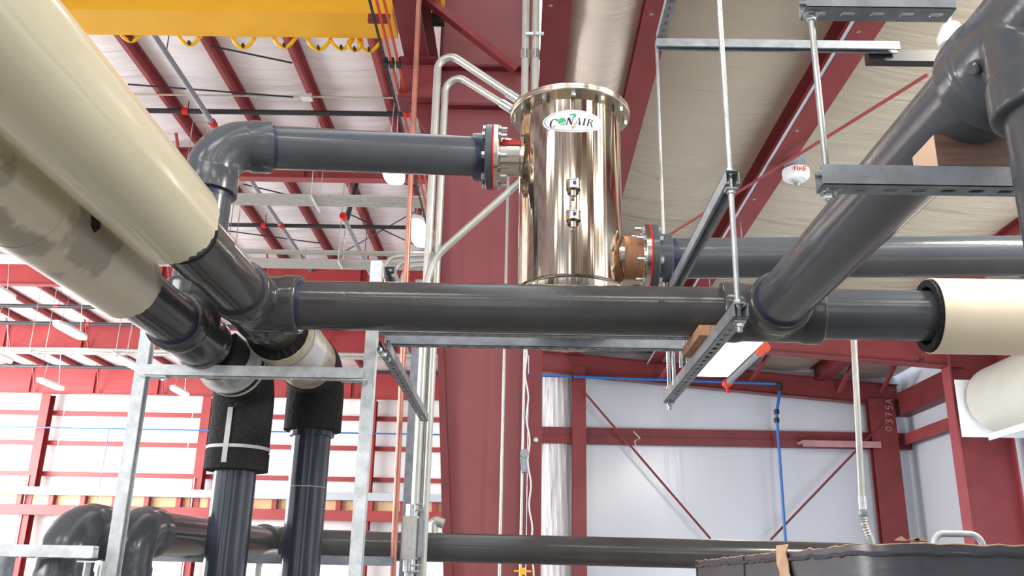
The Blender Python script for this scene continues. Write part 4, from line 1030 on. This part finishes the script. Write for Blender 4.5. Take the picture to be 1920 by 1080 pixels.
# upper line ---------------------------------------------------------------
ue = P(403, 272, Y=YB_); ue.x = BX; ue.y = YB_
uz = ue.z
ud = V((cl.x, YT - .01, zL)) - V((BX, YB_, uz)); ul = ud.length; ud.normalize()
t = thing('upper_pipe', (BX, YB_, uz - .2), 'upper grey plastic pipe with rounded elbow leading to the tank flange', 'pipe')
elbow_part(t, (BX, YB_, uz), ud, (0, 0, -1), R=.12, L=.08)
pipe_part(t, V((BX, YB_, uz)) + ud * .17, V((BX, YB_, uz)) + ud * (ul - .04))
primer(t, V((BX, YB_, uz)) + ud * .2, ud, L=.016)
primer(t, V((BX, YB_, uz)) + ud * (ul - .115), ud, L=.028)
pipe_part(t, (BX, YB_, uz - .17), (BX, YB_, BZ + .16))
primer(t, (BX, YB_, uz - .2), (0, 0, -1), L=.022)
primer(t, (BX, YB_, BZ + .18), (0, 0, 1), L=.03)
flange_set(t, V((cl.x, YT - .01, zL)), (-1, 0, 0))
# right line C -------------------------------------------------------------
t = thing('inlet_pipe', (cr.x + .5, YT, zR - PR), 'grey plastic pipe leading from the right tank flange off to the right', 'pipe')
flange_set(t, V((cr.x, YT, zR)), (1, 0, 0))
pipe_part(t, (cr.x + .06, YT, zR), (cr.x + 1.75, YT - .03, zR + .03))
primer(t, (cr.x + .085, YT, zR), (1, 0, 0), L=.04)
part('coupling', MB().tube([(P(1912, 480, Y=YT).x, YT - .03, zR + .03), (P(1912, 480, Y=YT).x + .2, YT - .03, zR + .03)], PR + .012, 40), M['pvc'], t)

# lower line E and its elbows ----------------------------------------------
EZ = P(900, 1026, Y=5.5).z; EX = P(505, 1015, Y=5.45).x
ye2 = y_at(EX, EZ, 246)
t = thing('lower_pipe', (0, 5.5, EZ - PR), 'long grey plastic pipe low across the picture behind the posts', 'pipe')
pipe_part(t, (EX, 5.5, EZ), (2.6, 5.55, EZ - .02), m='pvc_dark')
elbow_part(t, (EX, 5.5, EZ), (1, 0, 0), (0, -1, 0), R=.12, L=.07, m='pvc_dark')
pipe_part(t, (EX, 5.4, EZ), (EX, ye2 + .1, EZ - .03), m='pvc_dark')
elbow_part(t, (EX, ye2, EZ - .03), (0, 1, 0), (0, 0, -1), R=.125, L=.08, m='pvc')
pipe_part(t, (EX, ye2, EZ - .15), (EX, ye2, 0), m='pvc')
ye1 = ye2 - .3
x1_ = P(123, 1040, Y=ye1).x
t = thing('left_elbow_pipe', (x1_, ye1, 0), 'leftmost large grey elbow turning down at the bottom left', 'pipe')
EZ1 = EZ - .045
elbow_part(t, (x1_, ye1, EZ1), (0, 1, 0), (0, 0, -1), R=.13, L=.085, m='pvc')
pipe_part(t, (x1_, ye1, EZ1 - .15), (x1_, ye1, 0), m='pvc')
pipe_part(t, (x1_, ye1 + .15, EZ1), (x1_, 5.6, EZ), m='pvc_dark')
# small bent pale tube at bottom
conduit('hooked_tube', [P(480, 1100, Y=4.6), P(488, 1032, Y=4.6), P(520, 1036, Y=4.6)], .016, 'small pale tube hooking over behind the two blue-grey risers', R=.08, cat='tube')

# ------------------------------------------------------------------ STRUT FRAME on the left
YP = 3.2
pxl = P(252, 800, Y=YP); pxr = P(686, 800, Y=YP)
zpr = P(703, 492, Y=YP).z; zpl = P(277, 490, Y=YP + .0).z
t = thing('strut_stand', ((pxl.x + pxr.x) / 2, YP, 0), 'bright galvanised strut frame of two posts and a crossbar', 'frame')
for x, z, bk in ((pxl.x, P(270, 622, Y=YP).z, (-1, 0, 0)), (pxr.x, zpr, (0, -1, 0))):
    mb = MB(); strut_into(mb, (x, YP, 0), (x, YP, z), bk, w=.043, h=.043, slots=False); part('post', mb, M['galv'], t, 20)
zc1 = P(480, 696, Y=YP - .07).z
zc1b = BZ - PR - .024
mb = MB(); strut_into(mb, (pxl.x + .035, YP - .045, zc1), (pxr.x - .01, YP - .045, zc1), (0, 0, -1)); part('crossbar', mb, M['galv'], t, 20)
for x in (pxl.x + .07, pxr.x - .045):
    part('angle_bracket', MB().box((x - .05, YP - .07, zc1 - .026), (x + .045, YP - .02, zc1 - .0215)), M['zinc'], t, 0)
    mbb = MB(); hexnut(mbb, (x + .03, YP - .045, zc1 - .030), (0, 0, 1), .010, .012); part('bolt', mbb, M['zinc'], t, 20)
# arms going back
for (px, py, y1, nm, h_) in ((716, 643, 4.8, 'lower', 0), (728, 505, 3.75, 'upper', 0)):
    q = P(px, py, Y=YP)
    mb = MB(); strut_into(mb, (q.x, YP + .03, q.z), (q.x, y1, q.z), (0, 0, -1) if nm == 'lower' else (0, 0, 1)); 
    part('rear_arm', mb, M['galv_dark'], t, 20)
q = P(712, 650, Y=YP - .03)
for k in range(3):
    mbb = MB(); hexnut(mbb, q + V((.008 * k, .06 * k, -.012 - .004 * k)), (0, 0, 1), .011, .014); part('bolt', mbb, M['zinc'], t, 20)
# twin tank-support bars
zb_ = 1.6 + .8885
x0b, x1b = P(722, 640, Y=3.4).x, P(1283, 640, Y=3.4).x
for i, yv in enumerate((3.225, 3.40)):
    mb = MB(); strut_into(mb, (x0b - (.03 if i == 0 else 0), yv, zb_), (x1b + (.01 if i else 0), yv, zb_), (0, 0, -1))
    single('support_bar', mb, M['galv_dark'], 'nearer slotted galvanised bar just under the main pipe' if i == 0 else 'farther slotted galvanised bar running below the tank', 'strut', 'bars under the tank', None, 20)
# lower struts
za_ = P(100, 1035, Y=3.1).z
mb = MB(); strut_into(mb, (P(-40, 1035, Y=3.1).x, 3.05, za_), (pxl.x - .0, 3.05, za_), (0, 0, -1)); single('low_strut', mb, M['galv'], 'bright galvanised strut crossing in front of the leftmost elbow', 'strut', None, None, 20)
q = P(180, 1055, Y=3.05)
single('strut_bracket', MB().extr([(-.03, -.12), (-.024, -.12), (-.024, 0), (.024, 0), (.024, -.12), (.03, -.12), (.03, .005), (-.055, .005), (-.055, 0), (-.03, 0)], (q.x, 3.03, q.z), (q.x, 3.07, q.z), (1, 0, 0), (0, 0, 1)), M['galv'], 'small galvanised U bracket under the strut beside the left post', 'bracket', None, None, 0)
zq = P(600, 1050, Y=4.35).z
mb = MB(); strut_into(mb, (P(290, 1047, Y=4.35).x, 4.35, zq), (P(738, 1050, Y=4.35).x, 4.35, zq), (0, 0, -1), slots=False); single('low_strut', mb, M['galv_dark'], 'dull galvanised strut crossing behind the two risers under the lower pipe', 'strut', None, None, 20)
# galvanised pipe at extreme left bottom
q = P(12, 1060, Y=5)
conduit('stub_pipe', [V((q.x, 5, 0)), P(14, 1025, Y=5)], .05, 'short grey pipe standing at the extreme lower left', 'galv_dark', cat='pipe')

# ------------------------------------------------------------------ TRAPEZE HANGER around the main pipe
YR = 2.42; YF = 3.62
n0 = P(1371, 337, Y=YR); n1 = P(1384, 575, Y=YR)
rx_ = n1.x
t = thing('trapeze_hanger', (rx_, YR, n1.z), 'trapeze of two slotted struts and threaded rods holding the main pipe', 'hanger')
zt1 = P(1371, 340, Y=YR).z; zt0 = P(1384, 577, Y=YR).z
zt0 = min(zt0, TD.z - PR - .028 - .0205)
zt1 = min(zt1, zR - PR - .022)
mb = MB(); strut_into(mb, (rx_, YR - .03, zt1), (rx_, YF + .04, zt1), (0, 0, 1)); part('upper_strut', mb, M['galv_dark'], t, 20)
mb = MB(); strut_into(mb, (rx_, YR - .03, zt0), (rx_, YF + .04, zt0), (0, 0, -1)); part('lower_strut', mb, M['galv_dark'], t, 20)
part('threaded_rod', rod_mb((rx_, YR, zt0 - .055), (rx_, YR, 4.6), .0085), M['rod'], t, 0)
part('threaded_rod', rod_mb((rx_, YF, zt0 - .055), (rx_, YF, P(1237, 78, Y=YF).z), .008), M['rod'], t, 0)
for y in (YR, YF):
    for z in (zt0, zt1):
        nut_set(t, (rx_, y, z + .026), (0, 0, 1), .013, .017, True); nut_set(t, (rx_, y, z - .028), (0, 0, -1), .013, .017, True)
# rods from support bars to the lower strut
for px, yv in ((1262, 3.40), (1276, 3.40), (1289, 3.225)):
    q = P(px, 660, Y=yv)
    part('short_rod', rod_mb((q.x, yv, zb_ - .09 if px == 1276 else zt0 - .0 if False else zb_ - .16), (q.x, yv, zb_ + .05), .007), M['rod'], t, 0)
# wood block on lower strut
w0_ = P(1306, 618, Y=2.72)
single('wood_block', MB().box((P(1311, 618, Y=2.74).x, 2.74, zt0 + .021), (rx_ + .02, 3.04, zt0 + .021 + .034)), M['strap'], 'reddish wooden board lying on the lower trapeze strut under the main pipe', 'board', None, None, 0)

# ceiling struts for the rods
zs = P(1450, 86, Y=YF).z
a, b = P(1229, 76, Y=YF).x, P(1685, 96, Y=YF).x
mb = MB(); strut_into(mb, (a, YF, zs + .0), (b, YF, zs), (0, 0, 1), slots=False); single('ceiling_strut', mb, M['galv_dark'], 'long galvanised channel hung high behind the thin rods', 'strut', None, None, 20)
c_, d_ = P(1625, 108, Y=YF + .06), P(1790, 118, Y=YF + .06)
single('dark_channel', MB().beam((c_.x, YF + .06, c_.z), (d_.x + .2, YF + .06, c_.z), .05, .06), M['black'], 'black channel continuing right of the high galvanised strut', 'strut', None, None, 0)
q = P(1240, 62, Y=YF)
mb = MB(); strut_into(mb, (q.x, .8, zs + .055), (q.x, YF + .02, zs + .055), (0, 0, -1)); single('ceiling_strut', mb, M['galv_dark'], 'slotted channel running overhead under the red roof beam by the tank', 'strut', None, None, 20)

# near right struts, rods and lumber
YN = 1.495
f0 = P(1540, 308, Y=YN - .02); f1 = P(1540, 346, Y=YN - .02)
hN = f0.z - f1.z
xN1 = P(1960, 330, Y=YN).x
t = thing('pipe_support', (f0.x, YN, f1.z), 'near slotted strut with hanging threaded rod at the right, lumber on top', 'support')
mb = MB(); strut_into(mb, (f0.x, YN, (f0.z + f1.z) / 2), (xN1, YN, (f0.z + f1.z) / 2), (0, 0, -1), w=.041, h=hN, pitch=.0515); part('lower_strut', mb, M['galv_dark'], t, 20)
zu = P(1600, 5, Y=YN).z
u0 = P(1508, 5, Y=YN).x
mb = MB(); strut_into(mb, (u0, YN + .01, zu), (xN1 - .12, YN + .01, zu), (0, 0, -1), w=.045, h=.04, pitch=.0515); part('upper_strut', mb, M['galv_dark'], t, 20)
r0 = P(1556, 340, Y=YN); r0x = r0.x
part('threaded_rod', rod_mb((r0x, YN + .012, P(1558, 372, Y=YN).z), (r0x, YN + .012, zu), .0062, 12), M['rod'], t, 0)
nut_set(t, (r0x, YN + .012, f1.z - .002), (0, 0, -1), .0095, .0155)
nut_set(t, (r0x, YN + .012, zu - .022), (0, 0, -1), .0095, .0155)
w0_ = P(1752, 257, Y=YN)
mb = MB().box((w0_.x - .008, YN - .015, f0.z + .0015), (w0_.x + .34, YN + .078, w0_.z - .003))
wood = single('lumber_block', mb, M['wood_brown'], 'brown lumber block with pale cut end lying on the near right strut', 'lumber', None, None, 0)
ge = MB().box((w0_.x - .0088, YN - .0145, f0.z + .002), (w0_.x - .0076, YN + .0775, w0_.z - .0035))
gm = mat('end_grain', (232, 204, 180), .75, 0, .05, 20)
nt = gm.node_tree; wv = nt.nodes.new('ShaderNodeTexWave'); wv.wave_type = 'RINGS'; wv.rings_direction = 'X'; wv.inputs['Scale'].default_value = 90; wv.inputs['Distortion'].default_value = 2
tcn = nt.nodes.new('ShaderNodeTexCoord'); mpn = nt.nodes.new('ShaderNodeMapping'); mpn.inputs['Location'].default_value = (0, .03, .02)
nt.links.new(tcn.outputs['Object'], mpn.inputs[0]); nt.links.new(mpn.outputs[0], wv.inputs[0])
mxn = nt.nodes.new('ShaderNodeMix'); mxn.data_type = 'RGBA'; mxn.inputs[6].default_value = (*lin((236, 208, 184)), 1); mxn.inputs[7].default_value = (*lin((206, 170, 142)), 1)
nt.links.new(wv.outputs[0], mxn.inputs[0]); nt.links.new(mxn.outputs[2], nt.nodes['Principled BSDF'].inputs['Base Color'])
part('cut_end', ge, gm, wood, 0, 'pale end grain')
# white fixture behind the branch pipe
q = P(1785, 70, Y=4.5)
t = thing('ceiling_fixture', q, 'white rounded ceiling fixture peeping out beside the branch pipe', 'fixture')
part('shade', MB().lathe(q + V((0, 0, -.06)), (0, 0, 1), [(0, .04), (.01, .075), (.06, .085), (.14, .05), (.16, .02)], 28), M['white'], t)
part('stem', MB().tube([q + V((0, 0, .08)), V((q.x, q.y, zlow(q.x) + .3))], .012, 8), M['white'], t)

# fire strobe on roof beam
Zs = zlow(3.04) - .02
q = P(1492, 322, Z=Zs - .1)
k = Zs - .1 - 1.6
t = thing('fire_strobe', q, 'round white fire strobe hanging under the red roof beam', 'alarm')
rs_ = .135 * (q - EYE).length / 9.6
part('back_box', MB().lathe(q + V((0, 0, .0)), (0, 0, 1), [(0, rs_ * .8), (.16, rs_ * .8)], 28), M['galv_dark'], t)
part('dome', MB().lathe(q + V((0, 0, -.11)), (0, 0, 1), [(0, rs_ * .72), (.03, rs_ * .98), (.07, rs_), (.10, rs_ * 1.03), (.13, rs_ * .98)], 36), M['white'], t)
part('strobe_lens', MB().lathe(q + V((0, 0, -.19)), (0, 0, 1), [(0, .02), (.03, .045), (.09, .045)], 16), M['zinc'], t)
cu = bpy.data.curves.new('lettering', 'FONT'); cu.body = 'FIRE'; cu.size = .085; cu.align_x = 'CENTER'; cu.extrude = .002; cu.materials.append(M['redplastic'])
o = bpy.data.objects.new('lettering', text_mesh(cu)); COL.objects.link(o); o.parent = t; o['label'] = 'red printed word FIRE'
o.matrix_local = Matrix.Translation((.0, -rs_ * 1.03, -.06)) @ Matrix.Rotation(math.radians(86), 4, 'X')

# ------------------------------------------------------------------ BLACK WRAPPED BOX at lower right
zt_ = P(1640, 1018, Y=1.25).z
c0 = P(1648, 1018, Y=1.25); far = P(1306, 1052, Z=zt_)
x0 = min(c0.x, far.x)
t = thing('wrapped_box', (c0.x + .6, 1.9, 0), 'large box wrapped in black film with torn cardboard at the lower right', 'box')
rr = .05
outl = [(far.x, min(far.y, 2.6)), (far.x + .01, min(far.y, 2.6) + .05)] 
fy = min(far.y, 2.7)
outl = [(c0.x + 1.3, 1.25), (c0.x + 1.3, fy + .1), (far.x + .03, fy + .1), (far.x, fy)] + [(c0.x - .01, 1.33), (c0.x, 1.285), (c0.x + .02, 1.26), (c0.x + .06, 1.25)]
zlo = 0
mb = MB().extr(outl, (0, 0, 0), (0, 0, zt_), (1, 0, 0), (0, 1, 0))
part('film_wrap', mb, M['blackfilm'], t, 40)
pts = [V((far.x, fy, zt_)), V((c0.x - .01, 1.33, zt_)), V((c0.x, 1.285, zt_)), V((c0.x + .02, 1.26, zt_)), V((c0.x + .06, 1.25, zt_)), V((c0.x + 1.3, 1.25, zt_))]
fine = []
for a, b in zip(pts, pts[1:]):
    n = max(2, int((b - a).length / .02))
    fine += [a.lerp(b, s_ / n) + V((random.uniform(-.001, .001), random.uniform(-.001, .001), random.uniform(-.0015, .002))) for s_ in range(n)]
part('cardboard_edge', MB().tube(fine, [random.uniform(.0005, .0014) for _ in fine], 6), M['card'], t, 0, 'torn cardboard rim')
part('film_fold', MB().tube([p - V((.001, .001, .012 + random.uniform(0, .001))) for p in fine], .0035, 6), M['blackfilm'], t)
yc = y_at(c0.x + (far.x - c0.x) * .2, zt_, 1482)
fr = lambda y: c0.x - .01 + (far.x - c0.x + .01) * (y - 1.33) / (fy - 1.33)
mb = MB(); vs = []; rnd = random.Random(3)
for i in range(14):
    z = zt_ + .012 - .016 * i
    for s_ in (-1, 1): vs.append((fr(yc) - .004 - rnd.uniform(0, .004), yc + s_ * (.035 + rnd.uniform(-.018, .018)), z))
mb.add(vs, [(2 * i, 2 * i + 1, 2 * i + 3, 2 * i + 2) for i in range(13)])
so = part('torn_strip', mb, M['card'], t, 0, 'torn tan cardboard strip'); sd = so.modifiers.new('s', 'SOLIDIFY'); sd.thickness = .002
for yv in (1.95, 2.45):
    part('film_seam', MB().tube([(fr(yv) - .001, yv, 0), (fr(yv) - .001, yv, zt_)], .002, 6), M['black'], t)
for px in (1675, 1700, 1712):
    q = P(px, 1013, Y=1.27); part('cardboard_flap', MB().add([q, q + V((.012, 0, .006)), q + V((.02, .0, -.001)), q + V((0, .004, -.001)), q + V((.012, .004, .004)), q + V((.02, .004, -.002))], [(0, 1, 2), (5, 4, 3), (0, 3, 4, 1), (1, 4, 5, 2), (2, 5, 3, 0)]), M['card'], t, 0)
ha, hb, hz = P(1746, 1016, Y=1.5), P(1850, 1018, Y=1.5), P(1800, 1001, Y=1.5).z
part('handle', MB().tube(bent([V((ha.x, 1.5, zt_ - .01)), V((ha.x + .008, 1.5, hz)), V((hb.x - .012, 1.5, hz)), V((hb.x, 1.5, zt_ - .01))], .014, 6), .0052, 14), M['galv'], t, label='bent galvanised tube handle')
